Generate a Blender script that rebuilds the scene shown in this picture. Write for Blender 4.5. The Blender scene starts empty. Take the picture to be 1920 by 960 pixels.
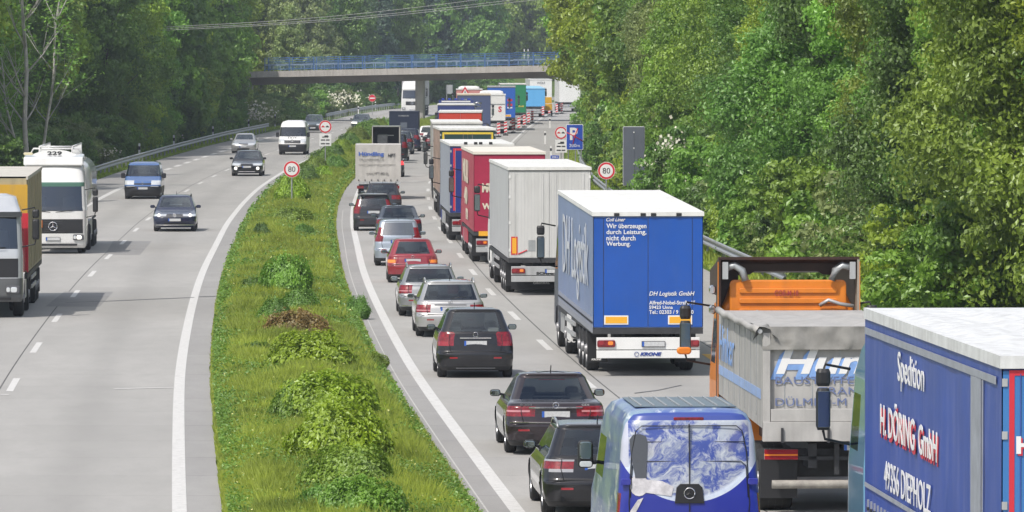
import bpy, math, random
import numpy as np
from mathutils import Vector, Matrix
R = math.radians
random.seed(7)
sc = bpy.context.scene
col = sc.collection

# ------------------------------------------------------------------ camera, sky, sun
F, HC, YH = 11700.0, 7.4, 106.0          # focal length in photo pixels, eye height, horizon row
PITCH = math.atan((480 - YH) / F)
cd = bpy.data.cameras.new('camera'); cam = bpy.data.objects.new('camera', cd); col.objects.link(cam)
cd.sensor_width = 36.0; cd.lens = F / 1920 * 36.0; cd.clip_start = 1.0; cd.clip_end = 6000
cam.location = (0, 0, HC); cam.rotation_euler = (R(90) - PITCH, 0, 0)
sc.camera = cam
SUN_EL, SUN_AZ = R(53), R(-144)          # azimuth from +Y, clockwise: sun to the left, a little behind the camera
w = bpy.data.worlds.new('World'); sc.world = w; w.use_nodes = True
nt = w.node_tree; bg = nt.nodes['Background']; sky = nt.nodes.new('ShaderNodeTexSky')
sky.sky_type = 'NISHITA'; sky.sun_disc = False; sky.sun_elevation = SUN_EL; sky.sun_rotation = SUN_AZ
sky.air_density = 1.0; sky.dust_density = 2.5; sky.ozone_density = 1.0
tcw = nt.nodes.new('ShaderNodeTexCoord'); mpw = nt.nodes.new('ShaderNodeMapping'); mpw.inputs['Scale'].default_value = (1, 1, 2.6)
nzw = nt.nodes.new('ShaderNodeTexNoise'); nzw.inputs['Scale'].default_value = 2.2; nzw.inputs['Detail'].default_value = 7; nzw.inputs['Roughness'].default_value = .6
crw = nt.nodes.new('ShaderNodeValToRGB'); crw.color_ramp.elements[0].position = .44; crw.color_ramp.elements[1].position = .62
mxw = nt.nodes.new('ShaderNodeMix'); mxw.data_type = 'RGBA'; mxw.inputs[7].default_value = (6.2, 6.3, 6.5, 1)      # fair-weather cloud
nt.links.new(tcw.outputs['Generated'], mpw.inputs[0]); nt.links.new(mpw.outputs[0], nzw.inputs['Vector']); nt.links.new(nzw.outputs[0], crw.inputs[0])
nt.links.new(crw.outputs[0], mxw.inputs[0]); nt.links.new(sky.outputs[0], mxw.inputs[6]); nt.links.new(mxw.outputs[2], bg.inputs[0]); bg.inputs[1].default_value = 0.13
sd = bpy.data.lights.new('sun', 'SUN'); sun = bpy.data.objects.new('sun', sd); col.objects.link(sun)
sd.energy = 3.2; sd.angle = R(0.6); sd.color = (1.0, 0.95, 0.88)
dirv = Vector((math.sin(SUN_AZ) * math.cos(SUN_EL), math.cos(SUN_AZ) * math.cos(SUN_EL), math.sin(SUN_EL)))
sun.rotation_euler = dirv.to_track_quat('Z', 'Y').to_euler()
sc.view_settings.view_transform = 'Standard'; sc.view_settings.look = 'None'
sc.view_settings.gamma = 1.0; sc.view_settings.use_curve_mapping = False
sc.view_settings.exposure = 0.20
sc.render.engine = 'CYCLES'
sc.cycles.max_bounces = 6; sc.cycles.diffuse_bounces = 3; sc.cycles.glossy_bounces = 3
sc.cycles.transmission_bounces = 3; sc.cycles.transparent_max_bounces = 8
sc.cycles.caustics_reflective = False; sc.cycles.caustics_refractive = False

# ------------------------------------------------------------------ the road's course in plan
_AD = [40, 70, 101, 114.5, 139.4, 150, 175, 196, 217.5, 241, 275, 307, 343, 390, 448, 505, 560, 620, 692, 750, 800, 900, 1000, 1150, 1300]
_AX = [-1.9, -3.65, -5.4, -6.13, -7.46, -7.98, -9.08, -9.95, -10.76, -11.5, -12.6, -13.4, -14.0, -14.2, -13.8, -13.05, -12.1, -11.0, -9.5, -8.0, -5.5, 1.5, 12, 35, 65]
_dd = np.arange(-60, 1500, 2.0)
_a = np.interp(_dd, [-60, 0] + _AD, [4.5, 0.6] + _AX)
_k = np.exp(-0.5 * (np.arange(-20, 21) * 2 / 9.0) ** 2); _k /= _k.sum()
_a = np.convolve(np.pad(_a, 20, mode='edge'), _k, 'valid')
def AX(d): return float(np.interp(d, _dd, _a))
def BX(d): return AX(d) + 5.5 + 0.1 * min(max((d - 150) / 200, 0), 1)
def ZR(d): return float(np.interp(d, [0, 300, 371, 480, 565, 700, 5000], [0, 0, .22, .50, .70, .82, .9]))
def AV(d): return np.interp(d, _dd, _a)
def ZV(d): return np.interp(d, [0, 300, 371, 480, 565, 700, 5000], [0, 0, .22, .50, .70, .82, .9])
def yawA(d): return math.atan((AX(d + 6) - AX(d - 6)) / 12)
def PX(px, d): return (px - 960) / F * d
def G(px, py):                                   # ground point seen at a photo pixel
    d = F * HC / (py - YH)
    for _ in range(12): d = F * (HC - ZR(d)) / (py - YH)
    return PX(px, d), d, ZR(d)
def PZ(py, d): return HC - (py - YH) * d / F

# ------------------------------------------------------------------ materials
_M = {}
def lin(c):
    return tuple(((v / 12.92) if v <= 0.04045 else ((v + 0.055) / 1.055) ** 2.4) for v in [x / 255 for x in c])
def M(name, c=(.5, .5, .5), rough=.5, metal=0, coat=0, var=0.0, scale=3.0, spec=.5, bump=0.0, emit=0, dirt=0.0, dirtcol=(.25, .22, .18)):
    if name in _M: return _M[name]
    m = bpy.data.materials.new(name); m.use_nodes = True; n = m.node_tree; b = n.nodes['Principled BSDF']
    b.inputs['Base Color'].default_value = (*c, 1); b.inputs['Roughness'].default_value = rough
    b.inputs['Metallic'].default_value = metal; b.inputs['Coat Weight'].default_value = coat
    b.inputs['Coat Roughness'].default_value = .04; b.inputs['Specular IOR Level'].default_value = spec
    if emit:
        b.inputs['Emission Color'].default_value = (*c, 1); b.inputs['Emission Strength'].default_value = emit
    src = None
    if var or bump or dirt:
        tc = n.nodes.new('ShaderNodeTexCoord'); nz = n.nodes.new('ShaderNodeTexNoise')
        nz.inputs['Scale'].default_value = scale; nz.inputs['Detail'].default_value = 6; nz.inputs['Roughness'].default_value = .65
        n.links.new(tc.outputs['Object'], nz.inputs['Vector'])
    if var:
        cr = n.nodes.new('ShaderNodeValToRGB')
        cr.color_ramp.elements[0].position = .32; cr.color_ramp.elements[1].position = .68
        cr.color_ramp.elements[0].color = (*[x * (1 - var) for x in c], 1); cr.color_ramp.elements[1].color = (*[min(1, x * (1 + var)) for x in c], 1)
        n.links.new(nz.outputs[0], cr.inputs[0]); src = cr.outputs[0]
    if dirt:
        mp = n.nodes.new('ShaderNodeMapping'); mp.inputs['Scale'].default_value = (2.5, 2.5, .35)
        n.links.new(tc.outputs['Object'], mp.inputs[0])
        n2 = n.nodes.new('ShaderNodeTexNoise'); n2.inputs['Scale'].default_value = 2.0; n2.inputs['Detail'].default_value = 8
        n.links.new(mp.outputs[0], n2.inputs['Vector'])
        c2 = n.nodes.new('ShaderNodeValToRGB'); c2.color_ramp.elements[0].position = .45; c2.color_ramp.elements[1].position = .75
        c2.color_ramp.elements[0].color = (0, 0, 0, 1); c2.color_ramp.elements[1].color = (dirt, dirt, dirt, 1)
        n.links.new(n2.outputs[0], c2.inputs[0])
        mx = n.nodes.new('ShaderNodeMix'); mx.data_type = 'RGBA'
        n.links.new(c2.outputs[0], mx.inputs[0])
        if src: n.links.new(src, mx.inputs[6])
        else: mx.inputs[6].default_value = (*c, 1)
        mx.inputs[7].default_value = (*dirtcol, 1); src = mx.outputs[2]
    if src: n.links.new(src, b.inputs['Base Color'])
    if bump:
        bp = n.nodes.new('ShaderNodeBump'); bp.inputs['Strength'].default_value = bump; bp.inputs['Distance'].default_value = .03
        n.links.new(nz.outputs[0], bp.inputs['Height']); n.links.new(bp.outputs[0], b.inputs['Normal'])
    _M[name] = m; return m
def S(r, g, b): return lin((r, g, b))
def paint(name, c, metal=.0, rough=.35):
    lo = max(c) < .06
    return M(name, c, rough, metal, 1.0, var=.04, scale=2, dirt=.03 if lo else .12, dirtcol=(.16, .15, .13), spec=.15 if lo else .4)
def glass(name, tint=(.30, .36, .36), refl=.28):
    if name in _M: return _M[name]
    m = bpy.data.materials.new(name); m.use_nodes = True; n = m.node_tree; n.nodes.clear()
    o = n.nodes.new('ShaderNodeOutputMaterial'); t = n.nodes.new('ShaderNodeBsdfTransparent'); g = n.nodes.new('ShaderNodeBsdfGlossy')
    t.inputs[0].default_value = (*tint, 1); g.inputs['Color'].default_value = (.85, .92, 1, 1); g.inputs['Roughness'].default_value = .06
    mx = n.nodes.new('ShaderNodeMixShader'); fr = n.nodes.new('ShaderNodeLayerWeight'); fr.inputs[0].default_value = .35
    ma = n.nodes.new('ShaderNodeMath'); ma.operation = 'MULTIPLY_ADD'; ma.inputs[1].default_value = .8; ma.inputs[2].default_value = refl
    n.links.new(fr.outputs['Fresnel'], ma.inputs[0]); ma.use_clamp = True
    n.links.new(ma.outputs[0], mx.inputs[0]); n.links.new(t.outputs[0], mx.inputs[1]); n.links.new(g.outputs[0], mx.inputs[2])
    n.links.new(mx.outputs[0], o.inputs[0]); _M[name] = m; return m
WHITE = M('white_paint', (.78, .78, .77), .4, var=.04, scale=2)
PLATE = M('plate_white', (.55, .56, .57), .4, var=.12, scale=25)
BLACK = M('black_plastic', (.018, .018, .02), .5)
RUBBER = M('tyre_rubber', (.022, .022, .023), .85, var=.3, scale=4)
RIM = M('rim_alloy', (.5, .5, .52), .3, .9)
STEELRIM = M('rim_steel', (.3, .3, .31), .5, .5)
CHROME = M('chrome', (.8, .8, .82), .12, 1)
GREYM = M('galvanised_steel', (.42, .44, .45), .5, .6, var=.12, scale=3)
FRAME = M('dark_chassis', (.035, .036, .04), .6, var=.3, scale=3)
RED = M('red_lens', (.20, .005, .012), .2, coat=.6, var=.5, scale=14)
REDDK = M('dark_red_lens', (.30, .01, .02), .15, coat=1)
ORANGE = M('orange_lens', (.9, .25, .02), .2, coat=1)
LENS = M('clear_lens', (.75, .78, .8), .1, .3, coat=1)
LAMPON = M('lit_headlamp', (1, .97, .9), .2, emit=.8)
BRAKEON = M('lit_brake_lamp', (1, .05, .06), .2, emit=.8)
EUBLUE = M('plate_blue', (.03, .12, .5), .4)
MIRG = M('mirror_glass', (.28, .33, .34), .08, 1)
SEATM = M('seat_fabric', (.10, .10, .105), .8)
SEATL = M('seat_fabric_light', (.25, .25, .25), .8)
REFLO = M('reflector_yellow', (.85, .42, .03), .35); REFLR = M('reflector_red', (.6, .03, .03), .35)
GLASS = glass('car_glass', (.82, .88, .86), .06); GLASSD = glass('dark_car_glass', (.14, .16, .17), .20); GLASSW = glass('windscreen_glass', (.74, .80, .80), .10)

# ------------------------------------------------------------------ mesh helpers
class MB:
    def __init__(s): s.v = []; s.f = []; s.m = []; s.sm = []; s.mats = []
    def mi(s, mat):
        if mat not in s.mats: s.mats.append(mat)
        return s.mats.index(mat)
    def add(s, vs, fs, mat, smooth=False):
        o = len(s.v); s.v += [tuple(p) for p in vs]; k = s.mi(mat)
        for f in fs: s.f.append([i + o for i in f]); s.m.append(k); s.sm.append(smooth)
        return s
    def box(s, c, d, mat, rot=None, taper=None):
        x, y, z = d[0] / 2, d[1] / 2, d[2] / 2
        vs = [(-x, -y, -z), (x, -y, -z), (x, y, -z), (-x, y, -z), (-x, -y, z), (x, -y, z), (x, y, z), (-x, y, z)]
        if taper: vs = [(p[0] * (taper[0] if p[2] > 0 else 1), p[1] * (taper[1] if p[2] > 0 else 1), p[2]) for p in vs]
        if rot is not None: vs = [tuple(rot @ Vector(p)) for p in vs]
        vs = [(p[0] + c[0], p[1] + c[1], p[2] + c[2]) for p in vs]
        return s.add(vs, [(0, 3, 2, 1), (4, 5, 6, 7), (0, 1, 5, 4), (1, 2, 6, 5), (2, 3, 7, 6), (3, 0, 4, 7)], mat)
    def bx(s, x0, x1, y0, y1, z0, z1, mat): return s.box(((x0 + x1) / 2, (y0 + y1) / 2, (z0 + z1) / 2), (x1 - x0, y1 - y0, z1 - z0), mat)
    def rbox(s, c, d, r, mat, axis=1, n=3):      # box with rounded corners round one axis
        a, b = [i for i in range(3) if i != axis]
        pts = []
        for sx, sy, a0 in ((1, 1, 0), (-1, 1, 90), (-1, -1, 180), (1, -1, 270)):
            for k in range(n + 1):
                t = R(a0 + 90 * k / n); pts.append((sx * (d[a] / 2 - r) + r * math.cos(t), sy * (d[b] / 2 - r) + r * math.sin(t)))
        N = len(pts); vs = []
        for e, ins in ((-1, r * .35), (-1 + 2 * min(.2, r / d[axis]), 0), (1 - 2 * min(.2, r / d[axis]), 0), (1, r * .35)):
            for p in pts:
                q = [0, 0, 0]; q[a] = c[a] + p[0] * (1 - ins / (d[a] / 2)); q[b] = c[b] + p[1] * (1 - ins / (d[b] / 2)); q[axis] = c[axis] + e * d[axis] / 2; vs.append(q)
        fs = [[l * N + i, l * N + (i + 1) % N, (l + 1) * N + (i + 1) % N, (l + 1) * N + i] for l in range(3) for i in range(N)]
        fs += [list(range(N))[::-1], [3 * N + i for i in range(N)]]
        if axis == 1: fs = [f[::-1] for f in fs]
        return s.add(vs, fs, mat)
    def cyl(s, p0, p1, r0, r1, mat, n=12, caps=True, smooth=True):
        p0 = Vector(p0); p1 = Vector(p1); d = (p1 - p0).normalized()
        u = d.orthogonal().normalized(); v = d.cross(u); vs = []
        for p, r in ((p0, r0), (p1, r1)):
            for i in range(n):
                t = 2 * math.pi * i / n; vs.append(p + (u * math.cos(t) + v * math.sin(t)) * r)
        s.add(vs, [(i, (i + 1) % n, n + (i + 1) % n, n + i) for i in range(n)], mat, smooth)
        if caps: s.add(vs, [list(range(n))[::-1], list(range(n, 2 * n))], mat)
        return s
    def tube(s, pts, rs, mat, n=6):
        pts = [Vector(p) for p in pts]
        if not isinstance(rs, (list, tuple)): rs = [rs] * len(pts)
        vs = []
        for k, p in enumerate(pts):
            d = (pts[min(k + 1, len(pts) - 1)] - pts[max(k - 1, 0)]).normalized()
            u = d.cross(Vector((0.31, .2, .93)) if abs(d.z) < .9 else Vector((1, .1, 0))).normalized(); v = d.cross(u)
            for i in range(n):
                t = 2 * math.pi * i / n; vs.append(p + (u * math.cos(t) + v * math.sin(t)) * rs[k])
        fs = [(k * n + i, k * n + (i + 1) % n, (k + 1) * n + (i + 1) % n, (k + 1) * n + i) for k in range(len(pts) - 1) for i in range(n)]
        fs += [list(range(n))[::-1], [(len(pts) - 1) * n + i for i in range(n)]]
        return s.add(vs, fs, mat, True)
    def prism(s, poly, axis, a0, a1, mat):       # poly in the plane of the other two axes
        oth = [i for i in range(3) if i != axis]; vs = []; N = len(poly)
        for a in (a0, a1):
            for p in poly:
                q = [0, 0, 0]; q[oth[0]] = p[0]; q[oth[1]] = p[1]; q[axis] = a; vs.append(q)
        fs = [(i, (i + 1) % N, N + (i + 1) % N, N + i) for i in range(N)] + [list(range(N))[::-1], list(range(N, 2 * N))]
        return s.add(vs, fs, mat)
    def build(s, name, parent=None, bevel=0, loc=None, mesh_only=False):
        me = bpy.data.meshes.new(name); me.from_pydata(s.v, [], s.f)
        for m in s.mats: me.materials.append(m)
        me.polygons.foreach_set('material_index', s.m); me.polygons.foreach_set('use_smooth', s.sm); me.update()
        if mesh_only: return me
        return put(name, me, parent, loc, bevel)
def put(name, me, parent=None, loc=None, bevel=0):
    o = bpy.data.objects.new(name, me); col.objects.link(o)
    if parent: o.parent = parent
    if loc is not None: o.location = loc
    if bevel:
        b = o.modifiers.new('bevel', 'BEVEL'); b.width = bevel; b.segments = 2; b.limit_method = 'ANGLE'; b.angle_limit = R(40)
    return o
def tag(o, label=None, cat=None, group=None, kind=None):
    if label: o['label'] = label
    if cat: o['category'] = cat
    if group: o['group'] = group
    if kind: o['kind'] = kind
    return o
def thing(name, label, cat, loc=(0, 0, 0), rz=0, group=None):
    o = bpy.data.objects.new(name, None); col.objects.link(o); o.location = loc; o.rotation_euler = (0, 0, rz)
    o.empty_display_size = .3
    return tag(o, label, cat, group)
def copy_tree(o, parent=None):
    c = o.copy(); col.objects.link(c); c.parent = parent
    for ch in list(o.children): copy_tree(ch, c)
    return c
def npmesh(name, V, Q, mats, smooth=False, uv=None, mi=None):
    V = np.asarray(V, dtype=np.float32); Q = np.asarray(Q, dtype=np.int32); k = Q.shape[1]
    me = bpy.data.meshes.new(name); me.vertices.add(len(V)); me.vertices.foreach_set('co', V.ravel())
    me.loops.add(Q.size); me.loops.foreach_set('vertex_index', Q.ravel())
    me.polygons.add(len(Q)); me.polygons.foreach_set('loop_start', np.arange(0, Q.size, k, dtype=np.int32))
    me.polygons.foreach_set('loop_total', np.full(len(Q), k, dtype=np.int32))
    me.polygons.foreach_set('use_smooth', np.full(len(Q), smooth))
    for m in mats: me.materials.append(m)
    if mi is not None: me.polygons.foreach_set('material_index', np.asarray(mi, dtype=np.int32))
    if uv is not None:
        l = me.uv_layers.new(name='UVMap'); l.data.foreach_set('uv', np.asarray(uv, dtype=np.float32)[Q.ravel()].ravel())
    me.update(calc_edges=True); return me
def text(parent, s, wd, ht, loc, face, mat, shear=0, bold=0, name='lettering', th=.006, rot=0, sx=1):
    cu = bpy.data.curves.new('t', 'FONT'); cu.body = s; cu.shear = shear; cu.offset = bold; cu.extrude = .01; cu.resolution_u = 3
    ob = bpy.data.objects.new('t', cu); col.objects.link(ob); me = bpy.data.meshes.new_from_object(ob)
    bpy.data.objects.remove(ob)
    n = len(me.vertices); V = np.zeros(n * 3, dtype=np.float32); me.vertices.foreach_get('co', V); V = V.reshape(-1, 3)
    mn, mx = V.min(0), V.max(0); V = (V - mn) / np.maximum(mx - mn, 1e-6)
    if wd is None: wd = ht * (mx[0] - mn[0]) / (mx[1] - mn[1]) * sx
    x = V[:, 0] * wd; y = V[:, 1] * ht + x * rot; z = V[:, 2] * th
    W = {'rear': (x, -z, y), 'left': (-z, -x, y), 'right': (z, x, y), 'front': (-x, z, y)}[face]
    W = np.stack(W, 1) + np.array(loc); me.vertices.foreach_set('co', W.astype(np.float32).ravel())
    me.materials.clear(); me.materials.append(mat); me.update(); me.name = name
    return put(name, me, parent)
# ------------------------------------------------------------------ node helpers for the setting
def nmat(name):
    m = bpy.data.materials.new(name); m.use_nodes = True; n = m.node_tree
    return m, n, n.nodes['Principled BSDF']
def N_(n, t, **k):
    x = n.nodes.new(t)
    for a, b in k.items(): setattr(x, a, b)
    return x
def mth(n, op, a, b=None, c=None, clamp=False):
    x = n.nodes.new('ShaderNodeMath'); x.operation = op; x.use_clamp = clamp
    for i, v in enumerate((a, b, c)):
        if v is None: continue
        if isinstance(v, (int, float)): x.inputs[i].default_value = v
        else: n.links.new(v, x.inputs[i])
    return x.outputs[0]
def mix(n, f, a, b):
    x = n.nodes.new('ShaderNodeMix'); x.data_type = 'RGBA'
    for i, v in ((0, f), (6, a), (7, b)):
        if isinstance(v, (int, float)): x.inputs[i].default_value = v
        elif isinstance(v, tuple): x.inputs[i].default_value = (*v, 1)
        else: n.links.new(v, x.inputs[i])
    return x.outputs[2]
def noise(n, vec, scale, detail=5, rough=.6, sc3=None):
    if sc3:
        mp = n.nodes.new('ShaderNodeMapping'); mp.inputs['Scale'].default_value = sc3; n.links.new(vec, mp.inputs[0]); vec = mp.outputs[0]
    x = n.nodes.new('ShaderNodeTexNoise'); x.inputs['Scale'].default_value = scale; x.inputs['Detail'].default_value = detail
    x.inputs['Roughness'].default_value = rough; n.links.new(vec, x.inputs['Vector']); return x.outputs[0]
def ramp(n, f, p0, p1, c0=(0, 0, 0), c1=(1, 1, 1)):
    x = n.nodes.new('ShaderNodeValToRGB'); x.color_ramp.elements[0].position = p0; x.color_ramp.elements[1].position = p1
    x.color_ramp.elements[0].color = (*c0, 1); x.color_ramp.elements[1].color = (*c1, 1); n.links.new(f, x.inputs[0]); return x.outputs[0]

# concrete carriageway: slabs 5 m long, joints, aggregate, tyre tracks, mended slabs
def concrete(name, base, joints, slabv, track=.10, lanes=(0,), jst=.12):
    m, n, b = nmat(name); uv = N_(n, 'ShaderNodeUVMap'); uv.uv_map = 'UVMap'; sx = N_(n, 'ShaderNodeSeparateXYZ'); n.links.new(uv.outputs[0], sx.inputs[0])
    u, v = sx.outputs[0], sx.outputs[1]; tc = N_(n, 'ShaderNodeTexCoord').outputs['Object']
    big = noise(n, uv.outputs[0], .25, 5, .6, (1, .18, 1)); fine = noise(n, tc, 14, 4, .8); mid = noise(n, uv.outputs[0], 1.3, 6, .7, (1.2, .3, 1))
    c = mix(n, ramp(n, big, .3, .7), tuple(x * .86 for x in base), tuple(x * 1.10 for x in base))
    c = mix(n, mth(n, 'MULTIPLY', ramp(n, mid, .42, .70), .5), c, tuple(x * .78 for x in base))
    c = mix(n, mth(n, 'MULTIPLY', ramp(n, fine, .35, .8), .25), c, tuple(x * 1.25 for x in base))
    # slab-to-slab tone
    sl = N_(n, 'ShaderNodeCombineXYZ'); n.links.new(mth(n, 'FLOOR', mth(n, 'DIVIDE', u, 3.75)), sl.inputs[0]); n.links.new(mth(n, 'FLOOR', mth(n, 'DIVIDE', v, slabv)), sl.inputs[1])
    wn = N_(n, 'ShaderNodeTexWhiteNoise', noise_dimensions='2D'); n.links.new(sl.outputs[0], wn.inputs['Vector'])
    c = mix(n, mth(n, 'MULTIPLY', wn.outputs['Value'], .20), c, tuple(x * .72 for x in base))
    # oil-darkened middle of each lane between the wheel tracks
    for l in lanes:
        g = mth(n, 'POWER', 2.718, mth(n, 'MULTIPLY', mth(n, 'POWER', mth(n, 'SUBTRACT', u, l), 2), -3.5))
        c = mix(n, mth(n, 'MULTIPLY', g, track), c, tuple(x * .55 for x in base))
    # transverse joints
    fr = mth(n, 'FRACT', mth(n, 'DIVIDE', v, slabv)); j = mth(n, 'LESS_THAN', fr, .035 / slabv * 1.6)
    c = mix(n, mth(n, 'MULTIPLY', j, mth(n, 'MULTIPLY_ADD', ramp(n, mid, .35, .6), .4, jst)), c, tuple(x * .45 for x in base))
    for jj, wj in joints:
        k = mth(n, 'LESS_THAN', mth(n, 'ABSOLUTE', mth(n, 'SUBTRACT', u, jj)), wj)
        c = mix(n, mth(n, 'MULTIPLY', k, .8), c, (.04, .04, .04))
    n.links.new(c, b.inputs['Base Color']); b.inputs['Roughness'].default_value = .85
    bp = N_(n, 'ShaderNodeBump'); bp.inputs['Strength'].default_value = .3; bp.inputs['Distance'].default_value = .01
    n.links.new(fine, bp.inputs['Height']); n.links.new(bp.outputs[0], b.inputs['Normal']); return m
CONC = (.375, .364, .345)
ROADL = concrete('concrete_left', CONC, [(-4.0, .018)], 5.0, .26, (-1.9, -5.6))
ROADR = concrete('concrete_right', CONC, [(4.05, .02), (7.9, .02)], 5.0, .22, (1.9, 5.7))
SHOUL = concrete('concrete_shoulder', (.32, .31, .30), [], 5.0, 0, (), .5)
SHOULR = concrete('asphalt_shoulder', (.20, .195, .19), [(7.75, .03)], 50.0, 0, ())

def ribbon(name, fn, o0, o1, d0, d1, mat, dz, step=3.0, kind='structure', nx=1):
    ds = np.arange(d0, d1 + step * .5, step); c = np.array([fn(d) for d in ds]); z = ZV(ds) + dz
    os_ = np.linspace(o0, o1, nx + 1); V = []; UV = []
    for o in os_: V.append(np.stack([c + o, ds, z], 1)); UV.append(np.stack([np.full_like(ds, o), ds], 1))
    V = np.concatenate(V); UV = np.concatenate(UV); n = len(ds); Q = []
    for k in range(nx):
        i = np.arange(n - 1) + k * n; Q.append(np.stack([i, i + n, i + n + 1, i + 1], 1))
    o = put(name, npmesh(name, V, np.concatenate(Q), [mat], uv=UV)); return tag(o, kind=kind)
# ground height: flat along the road, bank up to the right wood, gentle rise to the left wood
def GZ(x, y):
    o = x - AV(y); z = ZV(y)
    zz = z - .03
    med = (o > .72) & (o < 4.8); zz = np.where(med, z + .06 + .10 * np.sin(np.clip((o - .72) / 4.08, 0, 1) * math.pi), zz)
    r = np.clip((o - 18.6) / 14, 0, 1); zz = np.where(o > 18.6, z - .03 + 3.2 * r * r * (3 - 2 * r) + .05 * np.clip(o - 32, 0, 200), zz)
    l = np.clip((-10.4 - o) / 22, 0, 1); zz = np.where(o < -10.4, z - .03 - .5 * np.sin(np.clip((-10.4 - o) / 6, 0, 1) * math.pi) + 2.5 * l * l + .04 * np.clip(-o - 33, 0, 200), zz)
    f = np.clip((y - 1050) / 500, 0, 1); zz = zz + np.where((o < -12) | (o > 22), 9 * f, 0)
    return zz
def gz(x, y): return float(GZ(np.array([x]), np.array([y]))[0])
GRASSG, n, b = nmat('grass_ground')
tc = N_(n, 'ShaderNodeTexCoord').outputs['Object']
g1 = noise(n, tc, .35, 6, .65); g2 = noise(n, tc, 5, 6, .75); g3 = noise(n, tc, 30, 3, .7)
c = mix(n, ramp(n, g1, .35, .65), (.09, .16, .028), (.19, .22, .05)); c = mix(n, ramp(n, g2, .35, .7), c, (.055, .11, .018))
c = mix(n, mth(n, 'MULTIPLY', ramp(n, g3, .55, .75), .5), c, (.16, .18, .05))
n.links.new(c, b.inputs['Base Color']); b.inputs['Roughness'].default_value = .95; b.inputs['Specular IOR Level'].default_value = .1
bp = N_(n, 'ShaderNodeBump'); bp.inputs['Strength'].default_value = .8; bp.inputs['Distance'].default_value = .1; n.links.new(g2, bp.inputs['Height']); n.links.new(bp.outputs[0], b.inputs['Normal'])
ys = np.concatenate([np.arange(-60, 1480, 6.0), np.array([1600, 2000, 2600])])
offs = np.array([-900, -400, -200, -120, -80, -60, -45, -36, -30, -26, -22, -18, -15.5, -14, -13, -12, -10.7, -10.4, -.5, .68, .72, 1.2, 2, 2.75, 3.5, 4.3, 4.8, 4.84, 6, 18.4, 18.7, 20, 22, 24, 26, 28, 30, 32, 34, 40, 50, 70, 100, 160, 300, 600, 1200])
xx = AV(ys)[:, None] + offs[None]; yy = np.repeat(ys[:, None], len(offs), 1); zz = GZ(xx, yy)
ny, nx_ = xx.shape; idx = np.arange(ny * nx_).reshape(ny, nx_)
Q = np.stack([idx[:-1, :-1], idx[:-1, 1:], idx[1:, 1:], idx[1:, :-1]], -1).reshape(-1, 4)
tag(put('ground', npmesh('ground', np.stack([xx, yy, zz], -1).reshape(-1, 3), Q, [GRASSG], smooth=True)), kind='structure')

def ofL(d):   # width of the oncoming side beyond its lane line shrinks once the merging lane has begun
    return float(np.interp(d, [0, 480, 660, 1400], [-10.3, -10.1, -8.6, -8.3]))
ribbon('road', AX, -7.6, .12, -50, 1400, ROADL, 0.0)
def strip(name, fn, f0, f1, d0, d1, mat, dz, step=3.0):
    ds = np.arange(d0, d1, step); V = []; UV = []
    for d in ds:
        for f in (f0(d), f1(d)): V.append((fn(d) + f, d, ZR(d) + dz)); UV.append((f, d))
    Q = [(2 * i, 2 * i + 1, 2 * i + 3, 2 * i + 2) for i in range(len(ds) - 1)]
    return tag(put(name, npmesh(name, V, Q, [mat], uv=UV)), kind='structure')
strip('shoulder', AX, ofL, lambda d: -7.6, -50, 1400, SHOUL, 0.0)
strip('shoulder', AX, lambda d: .12, lambda d: .72 + .05 * math.sin(d * .9) * math.sin(d * .37), -50, 1400, SHOUL, 0.0, 1.0)
ribbon('road', BX, -.12, 11.9, -50, 1400, ROADR, 0.0)
strip('shoulder', BX, lambda d: -.78 + .05 * math.sin(d * 1.1) * math.sin(d * .31), lambda d: -.12, -50, 1400, SHOUL, 0.0, 1.0)
# painted markings
PAINTW, n, b = nmat('road_paint_white'); tc = N_(n, 'ShaderNodeTexCoord').outputs['Object']
c = mix(n, ramp(n, noise(n, tc, 6, 6, .75), .46, .68), (.62, .61, .59), (.46, .45, .43)); n.links.new(c, b.inputs['Base Color']); b.inputs['Roughness'].default_value = .7
FADED = M('road_paint_faded', (.47, .46, .44), .8, var=.12, scale=5)
YELLOW = M('road_paint_yellow', (.72, .42, .06), .7, var=.1, scale=4)
SEAL = M('joint_sealant', (.11, .11, .11), .6, var=.3, scale=2)
DARKP = M('shadow_and_strip_grey', (.255, .25, .245), .85, var=.10, scale=.7)  # for lorry shadows painted on the road, and the short dark strips
ribbon('road_marking', AX, -.12, .12, -50, 1400, PAINTW, .004)
ribbon('road_marking', BX, -.12, .12, -50, 1400, PAINTW, .004)
ribbon('road_marking', BX, -.50, -.47, 96, 300, FADED, .004)
ribbon('road_marking', AX, -7.78, -7.48, -50, 345, PAINTW, .004)
ribbon('road_marking', BX, 7.42, 7.62, 330, 1400, PAINTW, .004)
ribbon('road_marking', BX, 7.42, 7.62, -50, 137, PAINTW, .004)
ribbon('road_marking', BX, 7.40, 7.62, 137, 156, YELLOW, .008)
def dashes(fn, o, dstart, dend, ln, gap, wd, mat=PAINTW, ph=0):
    V = []; Q = []; UV = []; d = dstart + ph
    while d < dend:
        for k in range(3):
            y = d + ln * k / 2; V += [(fn(y) + o - wd / 2, y, ZR(y) + .004), (fn(y) + o + wd / 2, y, ZR(y) + .004)]
        i = len(V) - 6; Q += [(i, i + 1, i + 3, i + 2), (i + 2, i + 3, i + 5, i + 4)]; d += ln + gap
    tag(put('road_marking', npmesh('road_marking', V, Q, [mat])), kind='structure')
dashes(AX, -3.75, 137.8 - 18 * 10, 1300, 5.6, 12.4, .16)
dashes(BX, 3.75, 157.2 - 18 * 11, 1300, 5.8, 12.2, .17)
dashes(AX, -7.62, 350, 640, 6, 4.5, .34)
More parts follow.
